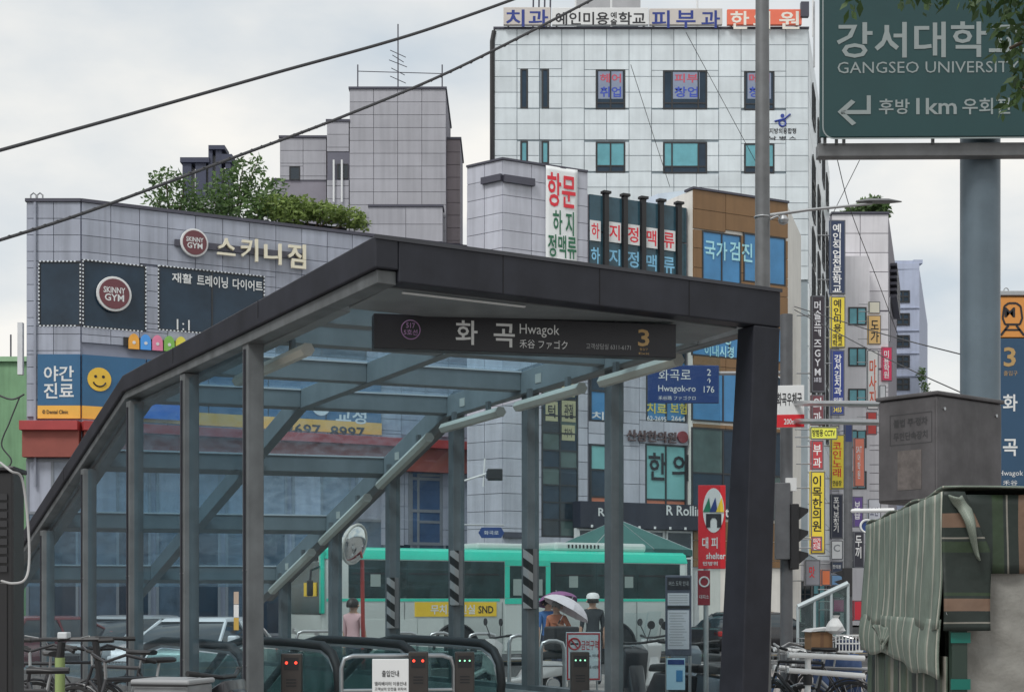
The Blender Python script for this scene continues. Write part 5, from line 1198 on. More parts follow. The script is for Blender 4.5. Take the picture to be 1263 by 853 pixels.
MB().box(r[0], r[2], -.2, -.08, RF.z(0, 200), RF.z(0, 184)).build('beam', POLE, t, RF, .006)
for x in (1012, 1026, 1035, 1143, 1258): MB().box(RF.s(x)-.012, RF.s(x)+.012, -.22, -.19, RF.z(0, 186), RF.z(0, 178)).build('clamp', POLE, t, RF)
MB().tube([(0, .1, -.02), (0, .1, RF.z(0, 190)), (0, .1, RF.z(0, -80))], .172, 28).build('column', BLG, t, RF, smooth=True)
MB().cyl((0, .1, .03), 'z', .3, .06, 24).build('base_flange', BLG, t, RF)

# ---------------------------------------------------------------- overhanging street tree at the upper right
LM3 = leafmat('foliage_dark', (.012, .03, .012), (.06, .11, .03))
tb = Vector((4.9, 9.0, 0)); tr = bpy.data.objects.new('street_tree', None); link(tr, None, Matrix.Translation(tb)); tagp(tr, 'dark leafed street tree drooping over the green road sign', 'tree')
MB().tube([tb, tb+Vector((-.1, .05, 2.5)), tb+Vector((-.15, .1, 4.6)), tb+Vector((-.3, .2, 6.8))], [.16, .13, .1, .05], 10).build('trunk', BARK, tr, smooth=True)
tips = [P(1262, 30, 9.3), P(1245, 60, 9.5), P(1225, -20, 9.4), P(1160, -18, 9.7), P(1090, -20, 9.8), P(1262, 110, 9.2)]
for k, tp in enumerate(tips):
    a = tb+Vector((-.15, .1, 4.4+.3*k)); MB().tube([a, (a+tp)/2+Vector((0, 0, .5)), tp], [.05, .03, .01], 6).build('limb', BARK, tr)
bl = []
for (x, y, rx, rz) in ((1262, 20, 36, 30), (1246, 50, 10, 22), (1256, 95, 16, 30), (1225, -16, 40, 20), (1160, -14, 22, 17), (1130, -22, 30, 16), (1062, -12, 12, 16), (1250, 122, 8, 16), (1290, 60, 30, 60), (1320, -60, 100, 60), (1400, 20, 80, 90)):
    D = 9.4; bl.append((P(x, y, D), rx/F*D, .3, rz/F*D))
leaves('crown', LM3, tr, bl, 1900, .085, seed=21, droop=1.2)

# ---------------------------------------------------------------- grey enforcement box
XF = Fr(1156, 10.5, math.radians(40)); X2 = Fr(1156, 10.5, math.radians(-52))
BXM = mat('weathered_grey_box', (.105, .10, .105), .55, .2, var=.3, scale=5, streak=.35)
t = thing('control_box', 'weathered grey metal enforcement box with faded Korean lettering above the stall', 'control box', XF, (0, .2, EYE+(HZ-612)/F*10.5))
zb_, zt_ = EYE+(HZ-617)/F*10.5, EYE+(HZ-487)/F*10.5
sr = XF.s(1236); k = (1083-CX)/F; q_ = XF.O
# left face runs along d
sl = XF.t(1083)
bx_ = MB().box(0, sr, 0, sl, zb_, zt_).build('housing', BXM, t, XF, .015)
MB().box(-.015, sr+.015, -.015, sl+.015, zt_+.002, zt_+.03).build('lid', BXM, t, XF, .008)
# frame whose s runs along the left face toward the corner
X3 = Fr(1156, 10.5, 0); X3.O = XF.O+XF.d*sl; yaw3 = XF.yaw-math.pi/2; X3.yaw = yaw3; X3.M = Matrix.Translation(X3.O) @ Matrix.Rotation(yaw3, 4, 'Z')
FADE = mat('faded_print', (.045, .045, .048), .6, var=.2)
dz = zt_-zb_
MB().box(sl*.03, sl*.97, -.006, -.001, zb_+.02, zt_-.03).build('door_panel', BXM, bx_, X3)
text('불법 주·정차', FADE, bx_, X3, sl*.28, zb_+dz*.73, sl*.85, zb_+dz*.81, -.009, bold=.03); text('무인단속장치', FADE, bx_, X3, sl*.28, zb_+dz*.60, sl*.85, zb_+dz*.68, -.009, bold=.03)
pth = [(sl*.22, zb_+dz*.56), (sl*.92, zb_+dz*.56), (sl*.92, zb_+dz*.85), (sl*.22, zb_+dz*.85), (sl*.22, zb_+dz*.56)]; band(pth, .006, -.0075, 0, 'print_frame', FADE, bx_, X3)
RUST = mat('rust_stain', (.125, .11, .105), .8, var=.4, scale=12); MB().box(sl*.35, sl*.75, -.0085, -.0065, zb_+dz*.12, zb_+dz*.5).build('rust_patch', RUST, bx_, X3)
for i in range(4): MB().cyl((sr*(.1+.8*(i % 2)), -.004, zb_+dz*(.12+.76*(i//2))), 'y', .012, .01, 8).build('bolt', ALU, bx_, XF)
MB().tube([(sr*.5, sl*.5, -.02), (sr*.5, sl*.5, zb_)], .07, 14).build('support', POLE, t, XF)
# twin pipes from the signal pole to the box
IF = Fr(970, 19, 0)
GRP = mat('pole_grey', (.13, .135, .145), .5, .2, var=.2, scale=5, streak=.2)
t = thing('signal_pole', 'grey traffic signal pole beside the front leg with twin horizontal pipes', 'signal pole', IF, (0, 0, 0))
MB().tube([(0, 0, 0), (0, 0, IF.z(0, 388))], .078, 16).build('post', GRP, t, IF, smooth=True)
e = P(1092, 500, 13.2)
for y0, y1 in ((497, 498), (519, 521)):
    a = IF.M @ Vector((.0, 0, IF.z(0, y0))); b = P(1110, y1, 15); MB().tube([a, b], .032, 8).build('pipe', ALU, t)
MB().box(-.16, .02, -.16, -.06, IF.z(0, 690), IF.z(0, 596)).build('switch_box', GRP, t, IF, .01); MB().box(-.03, .1, -.14, -.079, IF.z(0, 606), IF.z(0, 590)).build('tag', WHT, t, IF)
sg = MB().box(.02, .12, -.2, .1, IF.z(0, 702), IF.z(0, 622)).build('signal_head', BLK, t, IF, .01)
for i, c in enumerate(((.35, .02, .02), (.35, .2, .02), (.02, .3, .1))):
    zc = IF.z(0, 634+i*27)
    MB().prism([(.121, zc+.09), (.24, zc+.06), (.24, zc+.02), (.121, zc-.08)], 'y', -.16, .06).build('visor', BLK, sg, IF)
MB().tube([(0, 0, IF.z(0, 470)), (-.25, .1, IF.z(0, 455))], .015, 6).build('bracket', ALU, t, IF)
OF2 = Fr(975, 18.6, math.radians(-8))
t = thing('direction_board', 'white board with a red foot strip pointing to the post office on the signal pole', 'sign', OF2, (0, 0, OF2.z(0, 527)))
b_ = pbox('board', WHT, t, OF2, 957, 475, 992, 527, 0, .03, .005); pbox('foot_strip', RS, b_, OF2, 957, 511, 992, 526.5, -.005, -.001)
ptext('화곡우체국', TXK, b_, OF2, 958, 484, 989, 500, -.004, bold=.03); ptext('200m →', TXW, b_, OF2, 967, 516, 989, 523, -.008, bold=.03)

# ---------------------------------------------------------------- signs hung along the side street
def vsign(lab, x0, y0, x1, y1, D, bc, tx, fr_c=None, th=.25, cat='sign', nm='hanging_sign'):
    f = Fr((x0+x1)/2, D, math.radians(3)); r = f.rect(x0, y0, x1, y1)
    t = thing(nm, lab, cat, f, (0, 0, r[1]), 'signs hung along the side street')
    m = mat('board_%d_%d_%d' % bc, C(*bc), .45, var=.07)
    b_ = MB().box(r[0], r[2], -th/2, th/2, r[1], r[3]).build('board', m, t, f, .01)
    fm = mat('edge_%d_%d_%d' % (fr_c or (90, 92, 98)), C(*(fr_c or (90, 92, 98))), .5)
    band([(r[0]+.03, r[1]+.03), (r[2]-.03, r[1]+.03), (r[2]-.03, r[3]-.03), (r[0]+.03, r[3]-.03), (r[0]+.03, r[1]+.03)], .05, -th/2-.003, 0, 'edge_line', fm, b_, f)
    for zz in (r[1]+(r[3]-r[1])*.2, r[1]+(r[3]-r[1])*.8): MB().tube([(r[0]-.6, .05, zz), (r[0]+.02, .05, zz)], .03, 6).build('bracket', ALU, t, f)
    for (s, c, a0, b0, a1, b1) in tx: ptext(s, mat('ink_%d_%d_%d' % c, C(*c), .5), b_, f, a0, b0, a1, b1, -th/2-.008, bold=.03, line=.95)
V = lambda s: '\n'.join(s)
Wt, Kt, Rt, Yt = (225, 228, 230), (25, 25, 30), (190, 45, 50), (215, 190, 70)
vsign('tall navy hanging school sign with white letters, highest in the side street', 1023, 272, 1042, 363, 76, (40, 52, 78), [(V('예인직업전문학교'), Wt, 1027, 276, 1038, 360)])
vsign('yellow hanging school sign with black letters under the tall navy sign', 1024, 366, 1042, 429, 76, (206, 186, 62), [(V('예인미용'), Kt, 1028, 369, 1038, 409), ('예술\n학교', Kt, 1027, 411, 1039, 427)])
vsign('navy blue hanging dental sign with white letters under the yellow school sign', 1025, 432, 1041, 512, 76, (40, 56, 120), [(V('강서김치과'), Wt, 1029, 437, 1038, 487), ('의원', Wt, 1028, 490, 1039, 497), ('3455', Yt, 1028, 502, 1038, 508)])
vsign('dark brown hanging gym sign with grey letters nearest the front leg', 1000, 365, 1017, 484, 66, (48, 42, 50), [(V('머슬프렌즈GYM'), (200, 200, 205), 1004, 371, 1013, 463), ('3호점', (190, 190, 200), 1004, 465, 1013, 471)])
vsign('maroon hanging clinic sign with white letters below the gym sign', 1000, 487, 1016, 524, 66, (112, 62, 70), [('의', (205, 205, 210), 1003, 490, 1013, 505), ('과', (205, 205, 210), 1003, 508, 1013, 522)])
vsign('small yellow plate about security cameras over the red skin clinic sign', 999, 526, 1033, 542, 62, (222, 212, 80), [('방범용 CCTV', Kt, 1002, 529, 1030, 538)], th=.06)
vsign('red hanging skin clinic sign with white letters', 1000, 543, 1015, 579, 64, (170, 60, 66), [('부', Wt, 1003, 548, 1013, 561), ('과', Wt, 1003, 564, 1013, 576)])
vsign('long yellow hanging oriental clinic sign with black letters and a red foot', 999, 581, 1017, 683, 64, (214, 188, 62), [(V('이목한의원'), Kt, 1002, 586, 1014, 655)])
vsign('small red plate with white letters at the foot of the long yellow sign', 1001, 661, 1014, 679, 63.5, (180, 52, 56), [('야간\n진료', Wt, 1003, 663, 1012, 677)], th=.05)
vsign('yellow hanging karaoke sign with red letters', 1024, 536, 1041, 603, 74, (224, 190, 58), [(V('코인노래'), (195, 60, 40), 1027, 545, 1038, 588), ('연습장', Kt, 1027, 592, 1038, 599)])
vsign('black hanging hearing aid sign with white letters', 1024, 609, 1039, 664, 74, (34, 40, 58), [(V('포낙보청기'), Wt, 1028, 613, 1035, 656)])
vsign('white square hanging sign under the black hearing aid sign', 1024, 666, 1039, 690, 74, (205, 207, 210), [('C', (130, 135, 140), 1028, 671, 1036, 680)])
vsign('small navy hanging sign with white letters below the white square sign', 1025, 692, 1039, 706, 74, (52, 62, 84), [('한의원', Wt, 1027, 696, 1037, 701)])
vsign('tan hanging tea house sign with black strokes', 1070, 389, 1086, 425, 98, (206, 170, 110), [('도\n가', Kt, 1074, 395, 1084, 422)])
vsign('round topped cream hanging sign above the tan tea house sign', 1071, 372, 1085, 387, 98, (200, 196, 180), [])
vsign('white hanging massage sign with red letters', 1069, 432, 1083, 505, 96, (212, 208, 206), [(V('마사지'), (200, 80, 50), 1072, 443, 1081, 500)])
vsign('pale hanging sign with a column of small dark letters', 1088, 366, 1098, 422, 110, (200, 200, 204), [(V('복싱동호회'), (80, 80, 90), 1091, 374, 1095, 413)])
vsign('crimson hanging academy sign with white letters', 1087, 428, 1100, 470, 108, (190, 46, 84), [(V('미용학원'), Wt, 1090, 432, 1097, 466)])
vsign('faded coral hanging language school sign with pale letters', 1053, 540, 1066, 600, 88, (206, 120, 100), [('SAT\n어\n학\n원', (230, 215, 210), 1056, 550, 1063, 590)])
vsign('purple hanging sign above the black snack bar sign', 1052, 612, 1064, 650, 84, (92, 70, 130), [('보\n습', Wt, 1054, 618, 1061, 640)])
vsign('black hanging snack bar sign with two white letters', 1052, 655, 1065, 700, 82, (44, 44, 54), [('두\n끼', Wt, 1055, 660, 1063, 688)])
vsign('pale hanging sign with grey letters right of the purple sign', 1070, 615, 1086, 645, 90, (196, 198, 206), [('소인', (90, 90, 120), 1073, 625, 1083, 636)])
for lab, x0, y0, x1, y1, D, bc, tx in (
    ('orange shop board low in the side street', 1012, 702, 1024, 722, 68, (205, 112, 72), []),
    ('grey shop board with a red mark low in the side street', 992, 690, 1011, 722, 66, (122, 122, 130), [('맛', Rt, 998, 698, 1005, 712)]),
    ('magenta shop board under the snack bar sign', 1026, 738, 1042, 755, 70, (170, 60, 110), []),
    ('bright red shop awning board far along the side street', 1052, 740, 1068, 765, 84, (205, 50, 66), [])):
    vsign(lab, x0, y0, x1, y1, D, bc, tx, nm='shop_board')
vsign('navy blue academy sign squeezed left of the coral sign', 1041, 520, 1051, 575, 86, (52, 66, 112), [])
vsign('mustard sign squeezed between the purple and karaoke signs', 1042, 580, 1051, 628, 86, (196, 160, 70), [])
vsign('white box sign between the crimson and massage signs', 1084, 475, 1092, 520, 100, (205, 206, 210), [])
vsign('red lamp box sign under the massage sign', 1069, 508, 1081, 536, 94, (176, 62, 58), [])
vsign('teal box sign below the pale sign with grey letters', 1068, 650, 1082, 676, 86, (84, 140, 146), [])
vsign('small sky blue box sign under the white square sign', 1024, 708, 1040, 722, 73, (110, 150, 190), [])
vsign('dark green board beside the orange shop board', 1025, 724, 1044, 737, 71, (50, 84, 74), [])
LFt = Fr(986, 74, math.radians(2))
t = thing('street_shops', 'row of dim glazed shop fronts along the side street foot', 'shop', LFt, (1, 0, 0))
MB().box(0, LFt.s(1040), .4, 3, 0, LFt.z(0, 690)).build('wall', TF, t, LFt)
for i in range(3): window(t, LFt, (.03+i*.69, .1, .67+i*.69, 2.6), (DGL, TEALG)[i % 2], DWF, (.5,), (.75,), .38, .06, name='shop_window')
# far slim pole with a round blue sign
AFp = Fr(1046, 42, 0)
t = thing('slim_pole', 'slim grey pole with a round blue sign and a small signal in the side street', 'pole', AFp, (0, 0, 0))
MB().tube([(0, 0, 0), (0, 0, AFp.z(0, 545))], .12, 12).build('post', GRP, t, AFp); MB().tube([(.0, -.05, AFp.z(0, 630)), (AFp.s(1102), -.05, AFp.z(0, 629))], .06, 8).build('arm', WHT, t, AFp)
s = AFp.s(1067); MB().tube([(s, -.2, AFp.z(0, 649)), (s, -.16, AFp.z(0, 649))], .2, 20).build('round_plate', BLU, t, AFp); MB().torus((s, -.21, AFp.z(0, 649)), 'y', .17, .03, 20, 5).build('plate_ring', WHT, t, AFp)
b_ = MB().box(-.2, .05, -.3, -.13, AFp.z(0, 735), AFp.z(0, 700)).build('signal_head', BLK, t, AFp, .02)
for i in range(3): MB().prism([(-.2, AFp.z(0, 703+i*11)), (-.42, AFp.z(0, 706+i*11)), (-.2, AFp.z(0, 711+i*11))], 'y', -.28, -.15).build('visor', BLK, b_, AFp)
# glass canopy across the road
HF2 = Fr(985, 40, 0)
t = thing('far_glass_canopy', 'pale railed glass stair canopy beyond the junction', 'canopy', HF2, (1, 0, 0))
a, b = HF2.s(984), HF2.s(1046)
PAL = mat('pale_rail', (.42, .48, .5), .4, .3, var=.1)
MB().tube([(a, 0, HF2.z(0, 748)), (b, 0, HF2.z(0, 719))], .07, 8).build('top_rail', PAL, t, HF2)
for i in range(4):
    x = a+(b-a)*i/3; MB().tube([(x, 0, 0), (x, 0, HF2.z(0, 748-29*i/3))], .04, 8).build('post', PAL, t, HF2)
    if i < 3:
        x2 = a+(b-a)*(i+1)/3; MB().prism([(x+.05, .2), (x2-.05, .2), (x2-.05, HF2.z(0, 750-29*(i+1)/3)), (x+.05, HF2.z(0, 750-29*i/3))], 'y', -.01, .01).build('pane', EGL, t, HF2)

# ---------------------------------------------------------------- white pipe barriers, bicycles and boxes low on the right
def barrier(lab, pts, D, r=.03):
    f = Fr(1020, D, 0); t = thing('pipe_barrier', lab, 'barrier', f, (0, 0, 0), 'white pipe barriers')
    for (x0, y0, x1, y1) in pts: MB().tube([(f.s(x0), 0, f.z(0, y0)), (f.s(x1), .15, f.z(0, y1))], r, 10).build('rail', WHT, t, f, smooth=True)
    for x in (pts[0][0]+26,): MB().tube([(f.s(x), .07, 0), (f.s(x), .07, f.z(0, pts[0][1]+3))], r, 10).build('post', WHT, t, f)
    MB().cyl((f.s(pts[0][0]+26), .07, f.z(0, 835)), 'z', r*1.6, .16, 12).build('sleeve', BLK, t, f)
barrier('white double pipe barrier under the cardboard box', [(972, 807, 1070, 812), (972, 826, 1070, 834)], 16)
barrier('shorter white pipe barrier behind the front leg foot', [(955, 800, 996, 804), (955, 822, 992, 826)], 18)
def torus_wheel(t, f, x, z, R, nm='wheel'):
    w_ = MB().torus((x, 0, z), 'y', R, .018, 30, 6).build(nm, RUB, t, f, smooth=True)
    for k in range(12): a_ = math.pi*k/12; MB().tube([(x-R*math.cos(a_), 0, z-R*math.sin(a_)), (x+R*math.cos(a_), 0, z+R*math.sin(a_))], .0022, 4).build('spoke', ALU, w_, f)
    MB().cyl((x, 0, z), 'y', .022, .09, 10).build('hub', ALU, w_, f)
def bicycle(lab, px, D, yaw, paint, basket=False, zb=0.0, bar=None):
    bar = bar or ALU
    f = Fr(px, D, yaw); t = thing('bicycle', lab, 'bicycle', f, (0, 0, zb), 'parked bicycles')
    R = .32; torus_wheel(t, f, -.52, zb+.33, R); torus_wheel(t, f, .52, zb+.33, R)
    pts = {'bb': (.08, 0, zb+.28), 'seat': (.2, 0, zb+.85), 'head': (-.33, 0, zb+.86), 'rear': (.52, 0, zb+.33), 'front': (-.52, 0, zb+.33), 'hl': (-.36, 0, zb+.72)}
    m = MB()
    for a, b, r in (('bb', 'seat', .017), ('bb', 'hl', .021), ('seat', 'head', .018), ('head', 'front', .016)): m.tube([pts[a], pts[b]], r, 8)
    for s in (-.05, .05): m.tube([(pts['bb'][0], s*.5, pts['bb'][2]), (pts['rear'][0], s, pts['rear'][2])], .011, 6); m.tube([(pts['seat'][0], s*.4, pts['seat'][2]-.05), (pts['rear'][0], s, pts['rear'][2])], .009, 6)
    m.build('frame', paint, t, f, smooth=True)
    MB().tube([(.2, 0, zb+.84), (.23, 0, zb+.98)], .012, 8).build('seat_post', ALU, t, f)
    MB().loft([[(x, w*math.cos(q), zb+1.0+.025*math.sin(q)) for q in [2*math.pi*j/10 for j in range(10)]] for x, w in ((.06, .02), (.16, .04), (.28, .085), (.36, .07))]).build('saddle', BLK, t, f, smooth=True)
    hb_ = MB().tube([(-.18, -.3, zb+1.02), (-.3, -.2, zb+1.06), (-.34, 0, zb+1.0), (-.3, .2, zb+1.06), (-.18, .3, zb+1.02)], .013, 8).build('handlebar', bar, t, f, smooth=True)
    MB().tube([(-.33, 0, zb+.85), (-.34, 0, zb+1.0)], .014, 8).build('stem', ALU, t, f)
    for s in (-1, 1): MB().tube([(-.18, s*.3, zb+1.02), (-.09, s*.31, zb+1.0)], .017, 8).build('grip', RUB, hb_, f)
    MB().torus((.08, -.05, zb+.28), 'y', .09, .008, 20, 5).build('chain_ring', ALU, t, f)
    for s in (-1, 1): MB().box(.04, .14, s*.1-.03, s*.1+.03, zb+.28+s*.16, zb+.30+s*.16).build('pedal', BLK, t, f)
    for x in (-.52, .52): MB().tube([(x+.36*math.cos(a_), 0, zb+.33+.36*math.sin(a_)) for a_ in [math.radians(20+14*i) for i in range(11)]], .014, 6).build('mudguard', paint, t, f)
    if basket:
        m = MB()
        for zz in (.0, .1, .2):
            m.tube([(-.46, -.17, zb+.82+zz), (-.74, -.17, zb+.82+zz), (-.74, .17, zb+.82+zz), (-.46, .17, zb+.82+zz), (-.46, -.17, zb+.82+zz)], .005, 5)
        for k in range(6): m.tube([(-.46-.056*k, -.17, zb+.8), (-.46-.056*k, -.17, zb+1.02)], .003, 4); m.tube([(-.46-.056*k, .17, zb+.8), (-.46-.056*k, .17, zb+1.02)], .003, 4)
        m.build('basket', ALU, t, f)
BKP = mat('bike_black', (.03, .03, .034), .35, var=.1); BKG = mat('bike_grey', (.3, .31, .33), .35, .4, var=.1); BKB = mat('bike_blue', (.04, .09, .2), .35, var=.1)
bicycle('black bicycle leaning behind the white pipe barrier under the cardboard box', 1008, 17.5, math.radians(15), BKP, True)
bicycle('grey bicycle behind the white pipe barrier next to the stall', 1052, 17.2, math.radians(-10), BKG, True)
bicycle('blue bicycle behind the foot of the front leg', 985, 19.0, math.radians(35), BKB)
bicycle('black bicycle with a raised basket at the right end of the pipe barrier', 1040, 18.4, math.radians(40), BKP, True, .1)
bicycle('dark bicycle leaning crosswise behind the cardboard box', 995, 17.0, math.radians(-35), BKP, False, .08)
bicycle('blue bicycle half hidden behind the white crate', 1058, 19.6, math.radians(10), BKB, True, .12)
CB = mat('cardboard', (.33, .19, .1), .8, var=.12); NF2 = Fr(1015, 17.0, math.radians(8))
t = thing('cardboard_box', 'brown cardboard box with white paper on top above the pipe barrier', 'box', NF2, (0, 0, NF2.z(0, 800)))
pbox('carton', CB, t, NF2, 1001, 779, 1027, 801, 0, .24, .006); pbox('tape', mat('tape_brown', (.24, .13, .07), .5), t, NF2, 1012, 779.2, 1016, 800, -.003, -.0005)
r = NF2.rect(998, 773, 1030, 779); MB().prism([(r[0], r[1]+.002), (r[2], r[1]+.03), (r[2]-.04, r[3]), (r[0]+.05, r[3]-.02)], 'y', -.03, .26).build('paper', WHT, t, NF2)
bs = Fr(1047, 16.8, math.radians(-4))
t = thing('white_crate', 'white crate holding a dark blue bag beside the cardboard box', 'crate', bs, (0, 0, bs.z(0, 802)))
r = bs.rect(1031, 783, 1064, 803); m = MB()
for x in range(9): xx = r[0]+(r[2]-r[0])*x/8; m.box(xx-.006, xx+.006, -.004, .0, r[1], r[3])
for zz in (0, .5, 1): m.box(r[0], r[2], -.008, -.0045, r[1]+(r[3]-r[1])*zz-.008, r[1]+(r[3]-r[1])*zz+.008)
m.build('lattice', WHT, t, bs); MB().box(r[0], r[2], .004, .25, r[1], r[1]+.01).build('crate_floor', WHT, t, bs); MB().box(r[0]+.03, r[2]-.03, .02, .22, r[1]+.012, r[1]+(r[3]-r[1])*.7).build('bag', mat('bag_navy', (.03, .05, .12), .6, var=.2, scale=10), t, bs, .04)
t = thing('white_plastic_bag', 'crumpled white plastic bag on the bicycles above the crate', 'bag', bs, (0, .2, bs.z(0, 785)))
rnd = random.Random(4); c = Vector((bs.s(1032), .1, bs.z(0, 772)))
MB().loft([[tuple(c+Vector((math.cos(q)*r_*rnd.uniform(.75, 1.15), math.sin(q)*r_*rnd.uniform(.75, 1.15), z_))) for q in [2*math.pi*j/12 for j in range(12)]] for r_, z_ in ((.04, -.09), (.1, -.05), (.11, .0), (.07, .05), (.03, .09), (.05, .12))]).build('bag_skin', WHT, t, bs)
tp = Fr(1020, 17.8, 0)
t = thing('blue_tarpaulin', 'blue tarpaulin hung over the bicycles behind the pipe barrier', 'tarpaulin', tp, (0, 0, .4))
r = tp.rect(1003, 806, 1062, 850)
sheet('cloth', mat('tarp_blue', (.05, .09, .2), .6, var=.2, scale=6), t, lambda u, v: (r[0]+(r[2]-r[0])*u, .03*math.sin(u*17)+.02*math.sin(v*9+u*5), .35+(r[3]-.35)*v), 24, 8, .006, tp)
# ---------------------------------------------------------------- covered stall in the right foreground
def stripemat(name, stops, n, axis=0, var=.25):
    """stops: list of (position, colour) within one repeat; n repeats along u or v"""
    m = bpy.data.materials.new(name); m.use_nodes = True; nn, l = m.node_tree.nodes, m.node_tree.links; p = nn['Principled BSDF']; p.inputs['Roughness'].default_value = .55
    uv = nn.new('ShaderNodeUVMap'); sp = nn.new('ShaderNodeSeparateXYZ'); l.new(uv.outputs[0], sp.inputs[0])
    mu = nn.new('ShaderNodeMath'); mu.operation = 'MULTIPLY'; mu.inputs[1].default_value = n; l.new(sp.outputs[axis], mu.inputs[0]); fc = nn.new('ShaderNodeMath'); fc.operation = 'FRACT'; l.new(mu.outputs[0], fc.inputs[0])
    r = nn.new('ShaderNodeValToRGB'); r.color_ramp.interpolation = 'CONSTANT'
    el = r.color_ramp.elements
    while len(el) < len(stops): el.new(.5)
    for e, (q, c) in zip(el, stops): e.position = q; e.color = (*c, 1)
    l.new(fc.outputs[0], r.inputs[0])
    g = nn.new('ShaderNodeNewGeometry'); z = nn.new('ShaderNodeTexNoise'); z.inputs['Scale'].default_value = 6; z.inputs['Detail'].default_value = 6; l.new(g.outputs['Position'], z.inputs['Vector'])
    mr = nn.new('ShaderNodeMapRange'); mr.inputs[1].default_value = .3; mr.inputs[2].default_value = .7; mr.inputs[3].default_value = 1-var; mr.inputs[4].default_value = 1+var*.5; l.new(z.outputs[0], mr.inputs[0])
    vm = nn.new('ShaderNodeVectorMath'); vm.operation = 'SCALE'; l.new(r.outputs[0], vm.inputs[0]); l.new(mr.outputs[0], vm.inputs['Scale']); l.new(vm.outputs[0], p.inputs['Base Color'])
    z2 = nn.new('ShaderNodeTexNoise'); z2.inputs['Scale'].default_value = 14; l.new(g.outputs['Position'], z2.inputs['Vector']); b = nn.new('ShaderNodeBump'); b.inputs['Strength'].default_value = .25; b.inputs['Distance'].default_value = .02
    l.new(z2.outputs[0], b.inputs['Height']); l.new(b.outputs[0], p.inputs['Normal'])
    return m
gA, gB, gC = (.16, .20, .165), (.215, .255, .21), (.42, .41, .35)
ST1 = stripemat('tarp_light_stripes', [(0, gA), (.42, gB), (.5, gC), (.56, gA), (.86, (.115, .15, .12)), (.93, gC)], 6)
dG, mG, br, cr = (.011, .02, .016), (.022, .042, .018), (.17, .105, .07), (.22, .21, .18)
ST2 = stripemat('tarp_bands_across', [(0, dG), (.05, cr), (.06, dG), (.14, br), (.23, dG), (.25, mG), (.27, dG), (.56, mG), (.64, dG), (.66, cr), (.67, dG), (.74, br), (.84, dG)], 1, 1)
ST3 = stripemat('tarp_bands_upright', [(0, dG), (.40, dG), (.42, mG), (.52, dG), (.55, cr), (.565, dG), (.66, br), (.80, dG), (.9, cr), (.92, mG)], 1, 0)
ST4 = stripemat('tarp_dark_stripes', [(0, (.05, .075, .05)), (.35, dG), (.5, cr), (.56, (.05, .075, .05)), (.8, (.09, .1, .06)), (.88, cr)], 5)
GREYT = mat('grey_tarpaulin', (.23, .225, .205), .6, var=.12, scale=14, bump=.35, bscale=22)
S0 = P(1164, 0, 6.2); S1 = P(1068, 0, 9.0)
t = bpy.data.objects.new('street_stall', None); link(t, None, Matrix.Translation(((S0.x+S1.x)/2+.4, 7.5, 0))); tagp(t, 'closed street stall wrapped in green striped tarpaulin in the right foreground', 'stall')
along = (S1-S0); along.z = 0; nrm = Vector((along.y, -along.x, 0)).normalized()          # points away to the right
if nrm.x > 0: nrm = -nrm                                                               # outward = toward the left
TOPZ = 2.045
def side(u, v):
    # u 0 far .. 1 near, v 0 bottom .. 1 top
    p = S1.lerp(S0, u); z = 1.49+(TOPZ-1.49)*v
    w = .005*math.sin(u*31+1)*(1-.7*v)+.003*math.sin(u*67+v*5)+.004*math.sin(v*6+u*8)*(1-v)
    dr = .02*(1-v)**2
    q = p+nrm*(w+dr); return (q.x, q.y, z+.012*math.sin(u*19)*(1-v))
sheet('side_tarp', ST1, t, side, 60, 16, .008)
def roof(u, v):
    p = S1.lerp(S0, u); q = p-nrm*(.75*v); return (q.x, q.y, TOPZ+.0+.03*v*(1-v)+.008*math.sin(u*21+v*4)+.012)
sheet('roof_tarp', ST1, t, roof, 40, 10, .008)
def skirt(u, v):
    p = S1.lerp(S0, u); a = v*math.pi; bul = .010*math.sin(a)+.006*math.sin(u*9+v*3)+.003*math.sin(u*37)
    sag = .02*math.sin(u*5+1.0)**2+.07*max(0, u-.45)
    q = p+nrm*(.02+bul); return (q.x, q.y, 1.335-sag*(1-v)+.195*v+.008*math.sin(u*23)*(1-v))
sheet('rolled_skirt', ST1, t, skirt, 50, 10, .01)
def lower(u, v):
    p = S1.lerp(S0, u); q = p-nrm*(.015)+nrm*(.007*math.sin(u*41)+.004*math.sin(u*17+v*3)); return (q.x, q.y, .02+1.36*v)
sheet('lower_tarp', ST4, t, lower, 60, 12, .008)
def knot(u, v):
    a = 2*math.pi*u; r_ = .05+.03*math.sin(a*3)*(1-v); p = S1.lerp(S0, .42)+nrm*(.035+.01*v)
    return (p.x+.0*r_, p.y+r_*math.cos(a)*3.2*(1.2-v), 1.46-.08*v+r_*math.sin(a)*.5)
sheet('tied_fold', ST1, t, knot, 18, 5, .006)
